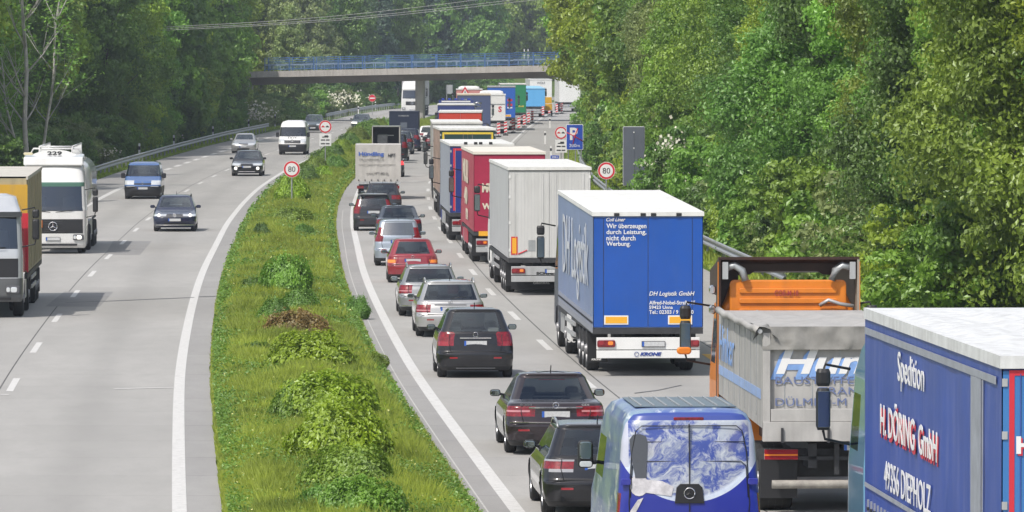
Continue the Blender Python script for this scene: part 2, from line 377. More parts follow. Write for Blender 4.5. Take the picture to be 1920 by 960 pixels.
# tar-sealed cracks and lorry shadows painted on the concrete
def quadstrip(pts, wd, mat, dz):
    V = []; Q = []
    for i, (x, y) in enumerate(pts):
        V += [(x, y - wd / 2, ZR(y) + dz), (x, y + wd / 2, ZR(y) + dz)]
        if i: Q.append((2 * i - 2, 2 * i, 2 * i + 1, 2 * i - 1))
    tag(put('road_marking', npmesh('road_marking', V, Q, [mat])), kind='structure')
def gp(*p): return [G(a, b)[:2] for a, b in p]
quadstrip(gp((122, 568), (200, 565), (290, 561), (364, 558)), .45, SEAL, .006)
quadstrip(gp((372, 557), (404, 556)), .40, SEAL, .009)
quadstrip(gp((212, 730), (326, 727)), .42, FADED, .006)
quadstrip(gp((0, 741), (16, 741)), .4, FADED, .006)
quadstrip(gp((640, 242), (760, 238)), .8, SEAL, .006)
def patch(p):
    V = [(x, y, ZR(y) + .003) for x, y in gp(*p)]
    tag(put('road_marking', npmesh('road_marking', V, [(0, 1, 2, 3)], [DARKP])), kind='structure')
patch([(84, 575), (186, 575), (212, 547), (120, 547)])  # painted cast shadow of the lorry at the left edge
patch([(196, 478), (262, 478), (284, 452), (212, 452)])  # painted cast shadow of the white tanker
# short dark strips across the right carriageway
for k, (a, b_) in enumerate((((1190, 738), (1278, 723)), ((760, 452), (800, 449)), ((770, 420), (820, 417)), ((758, 385), (806, 382)), ((752, 342), (800, 340)), ((758, 331), (800, 329)), ((757, 315), (798, 313)))):
    quadstrip(gp(a, ((a[0] + b_[0]) / 2, (a[1] + b_[1]) / 2 + 2), b_), .28 + .03 * k, SEAL if k == 0 else DARKP, .0065)

# ------------------------------------------------------------------ crash barriers
POSTM = MB().bx(-.05, .05, -.03, .03, -.3, .70, GREYM).build('post', mesh_only=True)
def barrier(name, label, fn, off, d0, d1, side, lower=False):
    y0 = d0; t = thing(name, label, 'crash barrier', (fn(d0) + off(d0), d0, gz(fn(d0) + off(d0), d0)), 0, 'crash barriers beside the motorway')
    L = t.location.copy()
    prof = [(0, .75), (.045, .72), (.045, .66), (-.02, .60), (-.02, .56), (.045, .50), (.045, .44), (0, .41)]
    ds = np.arange(d0, d1 + 1, 2.0); V = []; n = len(prof)
    for d in ds:
        x = fn(d) + off(d) - L.x; z = gz(x + L.x, d) - L.z
        for th in (0, .012):
            for px_, pz in prof: V.append((x + side * (px_ + th) + .0, d - L.y, z + pz))
    Q = []
    for i in range(len(ds) - 1):
        for l in range(2):
            for k in range(n - 1):
                a = i * 2 * n + l * n + k; Q.append((a, a + 1, a + 2 * n + 1, a + 2 * n))
    put('rail_beam', npmesh('rail_beam', V, Q, [GREYM]), t)
    step = max(4.0, (d1 - d0) / 98)
    for d in np.arange(d0 + 1, d1, step):
        x = fn(d) + off(d); put('post', POSTM, t, (x - side * .08 - L.x, d - L.y, gz(x, d) - L.z))
    return t
barrier('crash_barrier', 'long curved steel crash barrier along the left edge, ending before the bridge', AX, lambda d: -10.75 if d < 480 else -10.75 + (d - 480) / 83 * .9, 250, 563, 1)
barrier('crash_barrier', 'short stretch of steel crash barrier far left by the bridge, behind the white blossom', AX, lambda d: -8.9, 648, 800, 1)
barrier('crash_barrier', 'steel crash barrier at the right edge of the jammed carriageway', BX, lambda d: 12.9, 195, 640, -1)

# ------------------------------------------------------------------ road bridge
BD = 640.0
BCONC = M('bridge_concrete_light', (.50, .47, .44), .85, var=.12, scale=.8, dirt=.4, dirtcol=(.25, .22, .2))
BDARK = M('bridge_girder_concrete', (.27, .24, .235), .85, var=.15, scale=.5)
BBLUE = M('railing_blue_paint', (.07, .16, .36), .45, var=.1)
BBLUEL = M('railing_light_steel', (.42, .52, .62), .5)
PIER = M('pier_concrete', (.44, .42, .41), .85, var=.08, scale=.6)
tb = thing('road_bridge', 'concrete road bridge with blue railing crossing over the motorway', 'bridge', (PX(788, BD + 4), BD + 4, .8))
bx0, bx1 = -27.5 - tb.location.x, 34 - tb.location.x
def dk(x): return 5.72 + (x - bx0) * .0205 - .8          # deck surface, slightly climbing to the right
def slab(name, y0, y1, zt, zb, mat, n=12, hog=0.0):
    V = []; Q = []
    for i in range(n + 1):
        x = bx0 + (bx1 - bx0) * i / n; h = hog * math.sin(math.pi * i / n)
        V += [(x, y0, dk(x) + zb + h), (x, y1, dk(x) + zb + h), (x, y1, dk(x) + zt), (x, y0, dk(x) + zt)]
        if i:
            a = 4 * (i - 1); b2 = 4 * i
            for k in range(4): Q.append((a + k, b2 + k, b2 + (k + 1) % 4, a + (k + 1) % 4))
    Q += [(0, 1, 2, 3), (4 * n + 3, 4 * n + 2, 4 * n + 1, 4 * n)]
    return put(name, npmesh(name, V, Q, [mat]), tb)
slab('girder', -3.0, 3.0, -.46, -1.28, BDARK, hog=.12)
slab('deck', -4.7, 4.7, -.05, -.458, BCONC)
slab('parapet', -5.0, -4.703, .12, -.50, BCONC); slab('parapet', 4.703, 5.0, .12, -.50, BCONC)
m = MB().rbox((0, 0, 2.0), (.95, 5.2, 4.85), .3, PIER, 2); m.build('pier', tb)
for yy_ in (-4.85, 4.85):
    m = MB(); m2 = MB(); x = bx0 + 2.2
    while x < bx1:
        z = dk(x) + .12; m.bx(x - .05, x + .05, yy_ - .04, yy_ + .04, z, z + 1.35, BBLUE); x += 2.5
    for k in range(28):
        xa = bx0 + 2.2 + (bx1 - bx0 - 2.2) * k / 28; xb = bx0 + 2.2 + (bx1 - bx0 - 2.2) * (k + 1) / 28
        for h in (1.35, 1.15, .95, .18):
            z = dk((xa + xb) / 2) + .12 + h; m.bx(xa, xb, yy_ - .035, yy_ + .035, z - .035, z + .035, BBLUE)
        m2.bx(xa, xb, yy_ + .06, yy_ + .12, dk(xa) + .70, dk(xa) + .84, BBLUEL)
        for q in range(2):
            xc = xa + (xb - xa) * (q + .5) / 2; m2.bx(xc - .03, xc + .03, yy_ + .06, yy_ + .10, dk(xa) + .1, dk(xa) + .75, BBLUEL)
    n_ = 520
    for k in range(n_):
        xa = bx0 + 2.2 + (bx1 - bx0 - 2.2) * k / n_; z = dk(xa) + .12; m.bx(xa - .012, xa + .012, yy_ - .01, yy_ + .01, z + .18, z + .95, BBLUE)
    m.build('railing', tb); m2.build('guard_rail', tb)
for x in (PX(983, BD), PX(990, BD)):
    MB().bx(-.05, .05, -.05, .05, 0, .95, WHITE).bx(-.052, .052, -.052, .052, .45, .7, BLACK).build('marker_post', tb, loc=(x - tb.location.x, -4.3, dk(x - tb.location.x) + .9))
m = MB(); m.prism([(-4.9, -6), (4.9, -6), (4.9, 4.4), (-4.9, 4.4)], 0, bx0 - 1.2, bx0 + .6, BCONC); m.build('abutment', tb)
m = MB(); m.prism([(-4.9, -6), (4.9, -6), (4.9, 4.9), (-4.9, 4.9)], 0, bx1 - .6, bx1 + 1.2, BCONC); m.build('abutment', tb)
# ------------------------------------------------------------------ car builder: stacked plan outlines, seen as rear, sides, bonnet and glasshouse
NR, NC, NS, NF = 6, 4, 36, 6
RF = [0, .22, .42, .56, .70, .85, 1.0]
JC1 = NR; JS0 = NR + NC; JS1 = JS0 + NS; JF0 = JS1 + NC; JE = JF0 + NF
def outline(yr, yf, hw, rr, rf, br, bf):
    P = []
    rr = min(rr, hw * .9); rf = min(rf, hw * .9)
    def yb(x): return yr + br * (x / hw) ** 2
    def yt(x): return yf - bf * (x / hw) ** 2
    for f in RF: x = f * (hw - rr); P.append((x, yb(x)))
    y0 = yb(hw - rr); 
    for k in range(1, NC + 1):
        t = math.pi / 2 * k / NC; P.append((hw - rr + rr * math.sin(t), y0 + rr * (1 - math.cos(t))))
    y1 = yt(hw - rf)
    ya, yz = y0 + rr, y1 - rf
    for k in range(1, NS + 1): P.append((hw, ya + (yz - ya) * k / NS))
    for k in range(1, NC + 1):
        t = math.pi / 2 * k / NC; P.append((hw - rf + rf * math.cos(t), yz + rf * math.sin(t)))
    for f in RF[::-1][1:]: x = f * (hw - rf); P.append((x, yt(x)))
    return P
def lofted(root, slices, zs, feats, paintm, wheels=(), wr=.33, bodyname='body', cap=True, barrel=0.03):
    A = np.array(slices, dtype=float); zz = A[:, 0]; zs = sorted(set([round(float(z), 4) for z in list(zs) + list(zz)]))
    rows = []
    for z in zs:
        q = [float(np.interp(z, zz, A[:, k])) for k in range(1, 8)]; rows.append(outline(*q))
    ra = wr * 1.13; groups = {}
    def vert(i, j, sgn):
        x, y = rows[i][j]; z = zs[i]
        if JS0 <= j <= JS1:
            for wy in wheels:
                dy, dz = y - wy, z - wr; r = math.hypot(dy, dz)
                if abs(r - ra) < .062 and r > 1e-4: y = wy + dy * ra / r; z = wr + dz * ra / r
        return (x * sgn, y, z)
    for sgn in (1, -1):
        for i in range(len(zs) - 1):
            zm = (zs[i] + zs[i + 1]) / 2
            for j in range(JE):
                y = (rows[i][j][1] + rows[i][j + 1][1]) / 2
                if JS0 <= j < JS1 and any(math.hypot(y - wy, zm - wr) < ra for wy in wheels): continue
                key = (bodyname, paintm, 0)
                for (nm, mt, z0, z1, j0, j1, sided) in feats:
                    if z0 - 1e-4 <= zm <= z1 + 1e-4 and j0 <= j < j1: key = (nm, mt, sgn * 1 if sided else 0)
                g = groups.setdefault(key, ([], [], {}))
                ids = []
                for (a, b2) in ((i, j), (i, j + 1), (i + 1, j + 1), (i + 1, j)):
                    k = (a, b2, sgn if b2 not in (0, JE) else 1)
                    if k not in g[2]: g[2][k] = len(g[0]); g[0].append(vert(a, b2, sgn))
                    ids.append(g[2][k])
                g[1].append(ids if sgn > 0 else ids[::-1])
    key = (bodyname, paintm, 0); g = groups[key]
    if cap:
        top = [(x, y, zs[-1]) for x, y in rows[-1]]
        o = len(g[0]); c_ = ((0, (rows[-1][0][1] + rows[-1][-1][1]) / 2, zs[-1] + .012))
        full = top + [(-x, y, z) for x, y, z in top[::-1]]
        g[0].extend(full + [c_]); cI = o + len(full)
        for k in range(len(full)): g[1].append([o + k, o + (k + 1) % len(full), cI])
    for (nm, mt, s_), (vs, fs, _) in groups.items():
        me = bpy.data.meshes.new(nm); me.from_pydata(vs, [], fs); me.materials.append(mt)
        me.polygons.foreach_set('use_smooth', [True] * len(fs)); me.update(); put(nm, me, root)
    return rows, zs
_WH = {}
def wheel_mesh(r, wd, rim, kind):
    k = (round(r, 3), wd, rim.name, kind)
    if k in _WH: return _WH[k]
    m = MB(); n = 28; prof = [(.62 * r, -wd / 2 + .01), (.9 * r, -wd / 2), (r * .985, -wd / 2 + .03), (r, -wd * .25), (r, wd * .25), (r * .985, wd / 2 - .03), (.9 * r, wd / 2), (.62 * r, wd / 2 - .01)]
    vs = []; 
    for rr, x in prof:
        for i in range(n): t = 2 * math.pi * i / n; vs.append((x, rr * math.cos(t), rr * math.sin(t)))
    fs = [(a * n + i, a * n + (i + 1) % n, (a + 1) * n + (i + 1) % n, (a + 1) * n + i) for a in range(len(prof) - 1) for i in range(n)]
    m.add(vs, fs, RUBBER, True)
    for g in (-.2, 0, .2): m.cyl((wd * g - .006, 0, 0), (wd * g + .006, 0, 0), r * 1.003, r * 1.003, BLACK, 28, False)
    ty = m.build('tyre', mesh_only=True)
    m = MB()
    for s in (-1, 1):
        x = s * (wd / 2 - .015)
        m.cyl((x - s * .06, 0, 0), (x, 0, 0), .60 * r, .64 * r, rim, 24, False)
        m.cyl((x - s * .07, 0, 0), (x - s * .05, 0, 0), .6 * r, .6 * r, BLACK if kind == 'car' else rim, 24)
        if kind == 'car':
            for q in range(7):
                t = 2 * math.pi * q / 7; c, sn = math.cos(t), math.sin(t); ww = .045 * r / .33
                m.add([(x, c * .12 * r - sn * ww, sn * .12 * r + c * ww), (x, c * .12 * r + sn * ww, sn * .12 * r - c * ww), (x - s * .01, c * .62 * r + sn * ww * .7, sn * .62 * r - c * ww * .7), (x - s * .01, c * .62 * r - sn * ww * .7, sn * .62 * r + c * ww * .7)], [(0, 1, 2, 3)], rim)
            m.cyl((x - s * .05, 0, 0), (x + s * .004, 0, 0), .16 * r, .14 * r, rim, 12)
        else:
            m.cyl((x - s * .05, 0, 0), (x + s * .05, 0, 0), .28 * r, .22 * r, rim, 14)
            for q in range(10):
                t = 2 * math.pi * q / 10; m.cyl((x - s * .05, math.cos(t) * .42 * r, math.sin(t) * .42 * r), (x - s * .02, math.cos(t) * .42 * r, math.sin(t) * .42 * r), .025, .02, BLACK, 6)
    _WH[k] = (ty, m.build('rim', mesh_only=True)); return _WH[k]
def wheel(root, x, y, r, wd=.22, rim=None, kind='car', simple=False):
    ty, rm = wheel_mesh(r, wd, rim or RIM, kind)
    wh = put('wheel', MB().cyl((-wd * .3, 0, 0), (wd * .3, 0, 0), .1, .1, BLACK, 10).build('wheel', mesh_only=True) if not simple else ty, root, (x, y, r))
    if not simple:
        put('tyre', ty, wh); put('rim', rm, wh)
    return wh
def plate(root, x, y, z, face='rear', wd=.52, ht=.11, txt=None):
    s = -1 if face == 'rear' else 1
    m = MB(); m.bx(x - wd / 2 - .012, x + wd / 2 + .012, min(y, y - s * .012), max(y, y - s * .012), z - ht / 2 - .012, z + ht / 2 + .012, BLACK)
    a, b2 = y, y + s * .008
    m.bx(x - wd / 2, x + wd / 2, min(a, b2), max(a, b2), z - ht / 2, z + ht / 2, PLATE)
    e = -1 if face == 'rear' else 1
    m.bx(x + e * (wd / 2) - (0 if e < 0 else .045), x + e * (wd / 2) + (.045 if e < 0 else 0), min(y + s * .009, y + s * .012), max(y + s * .009, y + s * .012), z - ht / 2, z + ht / 2, EUBLUE)
    p = m.build('license_plate', root)
    if txt: text(p, txt, wd - .12, ht * .7, (x - wd / 2 + .075, y + s * .009, z - ht * .35), face, BLACK, bold=.01)
    return p
def mirror(root, x, y, z, col_, w_=.20, h_=.13, sgn=1, glassy='rear'):
    m = MB(); m.rbox((x + sgn * .13, y, z), (w_, .10, h_), .05, col_, 1); m.tube([(x - sgn * .04, y + .03, z - .04), (x + sgn * .06, y + .01, z - .02)], .025, BLACK)
    o = m.build('mirror', root, bevel=0)
    yy = y - .052; MB().rbox((x + sgn * .13, yy, z), (w_ * .84, .008, h_ * .8), .035, MIRG, 1).build('mirror_glass', o)
    return o
def star(root, x, y, z, r, face='rear', name='badge'):
    m = MB(); s = -1 if face == 'rear' else 1; n = 18; t0 = r * .12
    m.tube([(x + math.cos(2 * math.pi * i / n) * r, y + s * .006, z + math.sin(2 * math.pi * i / n) * r) for i in range(n + 1)], t0, CHROME, 5)
    for q in range(3):
        t = math.pi / 2 + 2 * math.pi * q / 3; c, sn = math.cos(t), math.sin(t); b_ = r * .14
        m.add([(x - sn * b_, y + s * .006, z + c * b_), (x + sn * b_, y + s * .006, z - c * b_), (x + c * r, y + s * .008, z + sn * r), (x, y + s * .022, z)], [(0, 2, 3), (1, 3, 2), (0, 3, 1)], CHROME)
    return m.build(name, root)
def ringbadge(root, x, y, z, r, face='rear', mat=None, fill=None, name='badge'):
    m = MB(); s = -1 if face == 'rear' else 1; n = 16
    if fill: m.cyl((x, y, z), (x, y + s * .01, z), r, r, fill, 16)
    m.tube([(x + math.cos(2 * math.pi * i / n) * r, y + s * .012, z + math.sin(2 * math.pi * i / n) * r) for i in range(n + 1)], r * .13, mat or CHROME, 5)
    return m.build(name, root)
def seats(root, yf, z, hw, mat=None, rear_y=None):
    mat = mat or SEATM
    for s in (-1, 1):
        m = MB(); x = s * hw * .44
        m.rbox((x, yf, z - .10), (.46, .16, .50), .10, mat, 1).rbox((x, yf + .25, z - .3), (.48, .5, .14), .06, mat, 1).rbox((x, yf - .03, z + .27), (.26, .10, .19), .06, mat, 1)
        m.build('seat', root)
    if rear_y:
        m = MB(); m.rbox((0, rear_y, z - .12), (hw * 1.55, .16, .50), .10, mat, 1).rbox((0, rear_y + .22, z - .32), (hw * 1.5, .42, .14), .06, mat, 1)
        for s in (-1, 1): m.rbox((s * hw * .5, rear_y - .02, z + .19), (.26, .09, .14), .05, mat, 1)
        m.build('rear_bench', root)

def car(name, label, cat, p, loc, rz, group):
    """p: kind, L, W, H, paint, and options; origin at the rear bumper's middle on the ground, +Y forward"""
    t = thing(name, label, cat, loc, rz, group)
    L, W, H, K = p['L'], p['W'], p['H'], p['kind']; hw = W / 2; pm = p['paint']; wr = p.get('wr', .32)
    B = p.get('belt', H * .62); cow = p.get('cowl', L * .30); nose = p.get('nose', .70)
    rr = p.get('rr', .28); sc_ = [
        (.17, .18, L - .25, hw * .90, .2, .25, .04, .08),
        (.27, .03, L - .08, hw * .965, rr, .35, .06, .16),
        (.45, .0, L, hw * .995, rr, .38, .08, .18),
        (.57, .0, L, hw * 1.0, rr, .40, .08, .2),
        (.63, .05, L - .03, hw * 1.0, rr, .40, .08, .2)]
    rs = {'hatch': [(B - .02, .12, .08), (B + .04, .16, .08)], 'mpv': [(B - .02, .09, .08), (B + .04, .12, .08)], 'wagon': [(B - .02, .13, .09), (B + .04, .20, .09)], 'sedan': [(B - .02, .10, .10), (B + .04, .62, .10)]}[K]
    rt = {'hatch': .52, 'mpv': .36, 'wagon': .62, 'sedan': 1.25}[K]
    ry_b, ry_t = p.get('rwin', (rs[1][1], rt))
    sc_ += [(nose, .07, L - .12, hw * .995, rr, .40, .08, .22), (nose + .07, .09, L - .50, hw * .99, rr, .45, .08, .20)]
    if K == 'sedan':
        sc_ += [(B - .06, .10, L - cow + .12, hw * .97, rr, .40, .09, .12), (B + .0, .16, L - cow, hw * .94, rr, .30, .10, .10), (B + .025, .50, L - cow - .08, hw * .89, .22, .3, .08, .10), (B + .05, ry_b, L - cow - .16, hw * .865, .16, .2, .05, .10)]
    else:
        sc_ += [(B - .06, rs[0][1], L - cow + .12, hw * .97, rr, .40, .09, .12), (B + .0, rs[0][1] + .01, L - cow, hw * .945, rr, .3, .09, .10), (B + .05, ry_b, L - cow - .12, hw * .90, .18, .2, .08, .10)]
    zt = H - .09; tw = p.get('tw', .70)
    fz = L - cow - p.get('rake', .95)
    sc_ += [(zt, ry_t, fz, hw * (tw + .035), .16, .16, .06, .07), (H - .035, ry_t + .05 - p.get('lip', .06), fz - .12, hw * (tw - .03), .18, .2, .05, .07), (H - .008, ry_t + .22, fz - .40, hw * (tw - .20), .2, .2, .03, .05), (H, ry_t + .5, fz - .7, hw * .25, .1, .1, 0, 0)]
    gz0, gz1 = B + .05, zt - .01
    gl = p.get('glass', GLASS); feats = []
    tr = p.get('trim', None)
    if tr: feats.append(('bumper_trim', tr, .17, p.get('trimz', .45), 0, JE, False))
    feats.append(('valance', BLACK, .17, .285, 0, JS0 + 1, False)); feats.append(('rear_reflector', REDDK, .45, .485, 4, 6, True))
    feats += [('rear_window', gl, gz0, gz1, 0, p.get('rwj', JC1), False), ('windscreen', GLASSW, gz0, gz1, JF0 - 1, JE, False)]
    sj0, sj1 = JS0 + 1, JS1 - 1
    sg = p.get('side_glass', GLASSD)
    pills = p.get('pillars', [sj0 + int((sj1 - sj0) * .30), sj0 + int((sj1 - sj0) * .62)])
    a = sj0
    for q in pills + [sj1]:
        feats.append(('side_window', sg, gz0 + .01, gz1 - .02, a, q, True)); a = q + 1
    tl = p.get('tail', (.70, .88, 4, JS0 + 1)); lm = p.get('tailmat', RED)
    for tq in (tl if isinstance(tl[0], tuple) else (tl,)):
        feats.append(('tail_light', tq[4] if len(tq) > 4 else lm, tq[0], tq[1], tq[2], tq[3], True))
    if p.get('tl2'):
        for tq in p['tl2']: feats.append(('light_segment', tq[4], tq[0], tq[1], tq[2], tq[3], True))
    hz = p.get('head', (.60, .76)); feats.append(('headlight', p.get('headmat', LENS), hz[0], hz[1], JS1 - 1, JF0 + 2, True))
    gr = p.get('grille', (.50, .66)); feats.append(('grille', BLACK, gr[0], gr[1], JF0 + 2, JE, False))
    feats.append(('lower_grille', BLACK, .24, .36, JF0 + 1, JE, False))
    wy = (p.get('ro', .78), L - p.get('fo', .85)); global YS
    _A = np.array(sc_); YS = lambda z: float(np.interp(z, _A[:, 0], _A[:, 1])) - .006
    zs = list(np.arange(.22, 1.0, .06)) + [gz0, gz1, gz0 + .01, gz1 - .02, H - .06, H - .02, H * .97]
    for f in feats: zs += [f[2], f[3]]
    lofted(t, sc_, zs, feats, pm, wy, wr)
    # floor and arches
    m = MB(); m.bx(-hw + .24, hw - .24, .25, L - .3, .20, .62, BLACK); m.bx(-hw * .88, hw * .88, .35, L * .8, .5, B - .15, BLACK) if 0 else None
    for y in wy: m.bx(-hw + .03, hw - .03, y - wr * .9, y + wr * .9, wr + .28, wr + .36, BLACK)
    m.bx(-hw * .8, hw * .8, L - cow - .55, L - cow - .05, B - .25, B - .02, BLACK)
    if K != 'sedan': m.bx(-hw * .8, hw * .8, .35, 1.0, .5, B - .16, BLACK)
    else: m.bx(-hw * .8, hw * .8, ry_b + .12, ry_b + .62, B - .3, B - .03, BLACK)
    m.build('underbody', t)
    for y in wy:
        for s in (-1, 1): wheel(t, s * (hw - .125), y, wr, .215, p.get('rim', RIM))
    mc = p.get('mirror', pm); my = L - cow - .62
    for s in (-1, 1): mirror(t, s * (hw * .93), my, B + .07, mc, sgn=s)
    fy = L - cow - 1.5; seats(t, fy, B - .13, hw, p.get('seatm'), max(fy - .85, ry_t + .28))
    yr0 = p.get('plate_y', .02)
    if p.get('detail', 'rear') != 'none':
        plate(t, 0, YS(p.get('pz', .72) + .05) - .004, p.get('pz', .72), 'rear')
        if p.get('seam', True):
            m = MB(); zz0 = p.get('seamz', .60)
            m.bx(-hw * .93, hw * .93, -.002 + p.get('seamy', .045), .02 + p.get('seamy', .045), zz0 - .006, zz0 + .006, BLACK); m.build('panel_gap', t)
        zt_ = B - .02; m = MB(); xw = hw * .70
        for s in (-1, 1): m.tube([(s * xw * .93, YS(.62) + .03, .61), (s * xw, YS(.8) + .035, .80), (s * xw * .97, YS(zt_) + .035, zt_)], .006, BLACK, 4)
        m.tube([(-xw * .93, YS(.62) + .012, .61), (0, YS(.62) - .004, .61), (xw * .93, YS(.62) + .012, .61)], .006, BLACK, 4); m.build('tailgate_gap', t)
    plate(t, 0, L + .005, p.get('fpz', .42), 'front')
    if p.get('antenna', True): MB().tube([(0, ry_t + .35, H - .01), (0, ry_t + .22, H + .12)], .010, BLACK, 5).build('antenna', t)
    if p.get('rails'):
        for s in (-1, 1):
            x = s * hw * (tw + .005); m = MB(); m.tube([(x, ry_t + .12, H - .07), (x, ry_t + .24, H + .01), (x, (ry_t + fz) / 2, H + .04), (x, fz - .35, H + .01), (x, fz - .2, H - .07)], .022, p['rails'], 6); m.build('roof_rail', t)
    if p.get('wiper'):
        yb_ = ry_b + .035; zb_ = gz0 + .03; m = MB(); m.tube([(0, yb_ - .06, zb_), (.28, yb_ - .035, zb_ + .05), (.42, yb_ - .03, zb_ + .04)], .010, BLACK, 5); m.build('wiper', t)
    for ex in p.get('exhaust', []):
        m = MB(); m.cyl((ex[0], -.01, ex[1]), (ex[0], .25, ex[1]), ex[2], ex[2], CHROME, 14, False); m.cyl((ex[0], .05, ex[1]), (ex[0], .06, ex[1]), ex[2] * .9, ex[2] * .9, BLACK, 14); m.build('exhaust_pipe', t)
    t['ry'] = ry_b; del t['ry']
    return t
def rear_at(px, d, yaw_extra=0.0):
    th = yawA(d) + yaw_extra; return (PX(px, d), d, ZR(d) + .002), -th
def front_at(px, d):
    th = yawA(d); return d, th
JAM = 'cars queueing in the left lane of the jam'
ONC = 'oncoming cars on the free carriageway'
def strip_(t, x0, x1, y, z, h, mat, name='trim_strip', bow=.0):
    m = MB(); n = 10; vs = []
    for i in range(n + 1):
        x = x0 + (x1 - x0) * i / n; yy = y + bow * (2 * x / (x1 - x0)) ** 2
        vs += [(x, yy, z), (x, yy - .012, z + h * .15), (x, yy - .012, z + h * .85), (x, yy, z + h)]
    m.add(vs, [(4 * i + k, 4 * i + 4 + k, 4 * i + 5 + k, 4 * i + 1 + k) for i in range(n) for k in range(3)], mat); return m.build(name, t)

P_BLK = paint('paint_black', (.012, .012, .015)); P_BRN = paint('paint_dark_brown', (.028, .020, .024), .3)
P_SIL = paint('paint_silver', (.46, .46, .46), .55, .38); P_SIG = paint('paint_silver_grey', (.30, .31, .32), .5, .38); P_SIB = paint('paint_silver_blue', (.38, .43, .50), .5, .38)
P_RED = paint('paint_red', (.26, .018, .03)); P_DBL = paint('paint_dark_blue_grey', (.045, .06, .085), .4, .35); P_NAV = paint('paint_navy', (.012, .018, .05))
P_BLU = paint('paint_mid_blue', (.075, .17, .42), .3); P_DGR = paint('paint_dark_green', (.03, .045, .045)); P_CHAR = paint('paint_charcoal', (.03, .032, .04))
TL_W = M('reversing_lens', (.52, .22, .24), .15, coat=1)

LENSG = M('lens_grey', (.34, .34, .36), .15, coat=1)
# --- dark brown sedan (star badge, wide lights)
l, rz = rear_at(1043, 115.6)
t = car('sedan_car', 'dark brown sedan with chrome strip over its number plate, left lane beside the dump truck', 'car',
        dict(kind='sedan', L=4.87, W=1.85, H=1.47, paint=P_BRN, belt=.95, rwin=(.80, 1.42), rwj=JC1, tail=(.72, .91, 3, JS0 + 2), tl2=[(.80, .835, 4, JS0, TL_W)], wr=.335, ro=.98, fo=.9, pz=.76, py=.075, seamy=.02, exhaust=[(-.47, .33, .07)], antenna=True, tw=.66, rr=.22), l, rz, JAM)
strip_(t, -.50, .50, YS(.88), .865, .028, CHROME, bow=.03); strip_(t, -.86, .86, .0, .60, .018, CHROME, bow=.09)
star(t, 0, .082, .925, .055); text(t, 'E 350', .22, .04, (-.66, YS(.93) - .0, .915), 'rear', CHROME, bold=.03, name='lettering'); text(t, 'CDI', .14, .035, (.48, YS(.93) - .0, .915), 'rear', CHROME, bold=.03)
MB().bx(-.25, .25, 1.0, 1.02, .0, .01, RED).build('brake_light', t, loc=(0, .38, 1.335))
# --- black A-class-like hatchback
l, rz = rear_at(892, 143.4)
t = car('hatchback_car', 'black hatchback with a chrome bar above its plate, beside the blue DH Logistik lorry', 'car',
        dict(kind='hatch', L=3.84, W=1.76, H=1.59, paint=P_BLK, belt=1.02, rwin=(.17, .50), tail=(.74, 1.06, 5, JS0 + 1), tl2=[(.74, .84, 6, JS0 + 1, REDDK)], wr=.31, ro=.62, fo=.72, pz=.80, py=.115, wiper=False, exhaust=[(-.30, .30, .035)], tw=.68, rake=.8, cowl=1.0, nose=.76, seatm=SEATL), l, rz, JAM)
strip_(t, -.36, .36, YS(.90), .90, .04, CHROME, bow=.01); star(t, 0, YS(1.0), 1.00, .055); strip_(t, -.45, .45, .08, .22, .02, STEELRIM)
# --- silver estate
l, rz = rear_at(845, 164.2)
t = car('estate_car', 'light silver estate car with roof rails between the grey estate and the black hatchback', 'car',
        dict(kind='wagon', L=4.85, W=1.82, H=1.48, paint=P_SIL, belt=.93, rwin=(.22, .62), rwj=JC1 + 1, tail=(.66, .86, 5, JS0 + 2), tl2=[(.70, .73, 5, JS0, TL_W)], wr=.33, ro=1.0, fo=.85, pz=.74, py=.095, rails=P_SIL, wiper=True, tw=.70), l, rz, JAM)
strip_(t, -.42, .42, YS(.86), .845, .03, STEELRIM, bow=.02); star(t, 0, YS(.92), .92, .05)
# --- grey estate ahead
l, rz = rear_at(806, 177.3)
t = car('estate_car', 'darker grey-silver estate car with roof rails just behind the red hatchback', 'car',
        dict(kind='wagon', L=4.6, W=1.77, H=1.45, paint=P_SIG, belt=.93, rwin=(.20, .60), rwj=JC1 + 1, tail=(.66, .90, 5, JS0 + 2), tl2=[(.72, .75, 5, JS0, TL_W)], wr=.33, ro=.95, fo=.85, pz=.80, py=.095, rails=P_SIG, wiper=True, tw=.70), l, rz, JAM)
star(t, 0, YS(.92), .92, .05); strip_(t, -.80, .80, .0, .30, .03, CHROME, bow=.08)
# --- red hatchback
l, rz = rear_at(774, 203.8)
t = car('hatchback_car', 'red small hatchback with orange and red tail lights, in the left lane', 'car',
        dict(kind='hatch', L=3.72, W=1.66, H=1.44, paint=P_RED, belt=.90, rwin=(.22, .58), tail=(.66, .86, 5, JS0 + 1), tailmat=RED, tl2=[(.66, .76, 6, JS0 + 1, ORANGE)], wr=.29, ro=.6, fo=.72, pz=.73, py=.085, rim=STEELRIM, wiper=True, tw=.68, rake=.8, cowl=1.0), l, rz, JAM)
ringbadge(t, 0, YS(.86), .86, .045)
# --- silver-blue mini-MPV
l, rz = rear_at(747, 220.3)
t = car('mpv_car', 'pale silver-blue mini MPV with tall red tail lights, ahead of the red hatchback', 'car',
        dict(kind='mpv', L=4.04, W=1.69, H=1.63, paint=P_SIB, belt=1.03, rwin=(.12, .36), tail=(.86, 1.36, 6, JS0), wr=.30, ro=.6, fo=.74, pz=.86, py=.10, tw=.74, rake=.85, cowl=.95, nose=.8, glass=GLASSD, seatm=SEATM), l, rz, JAM)
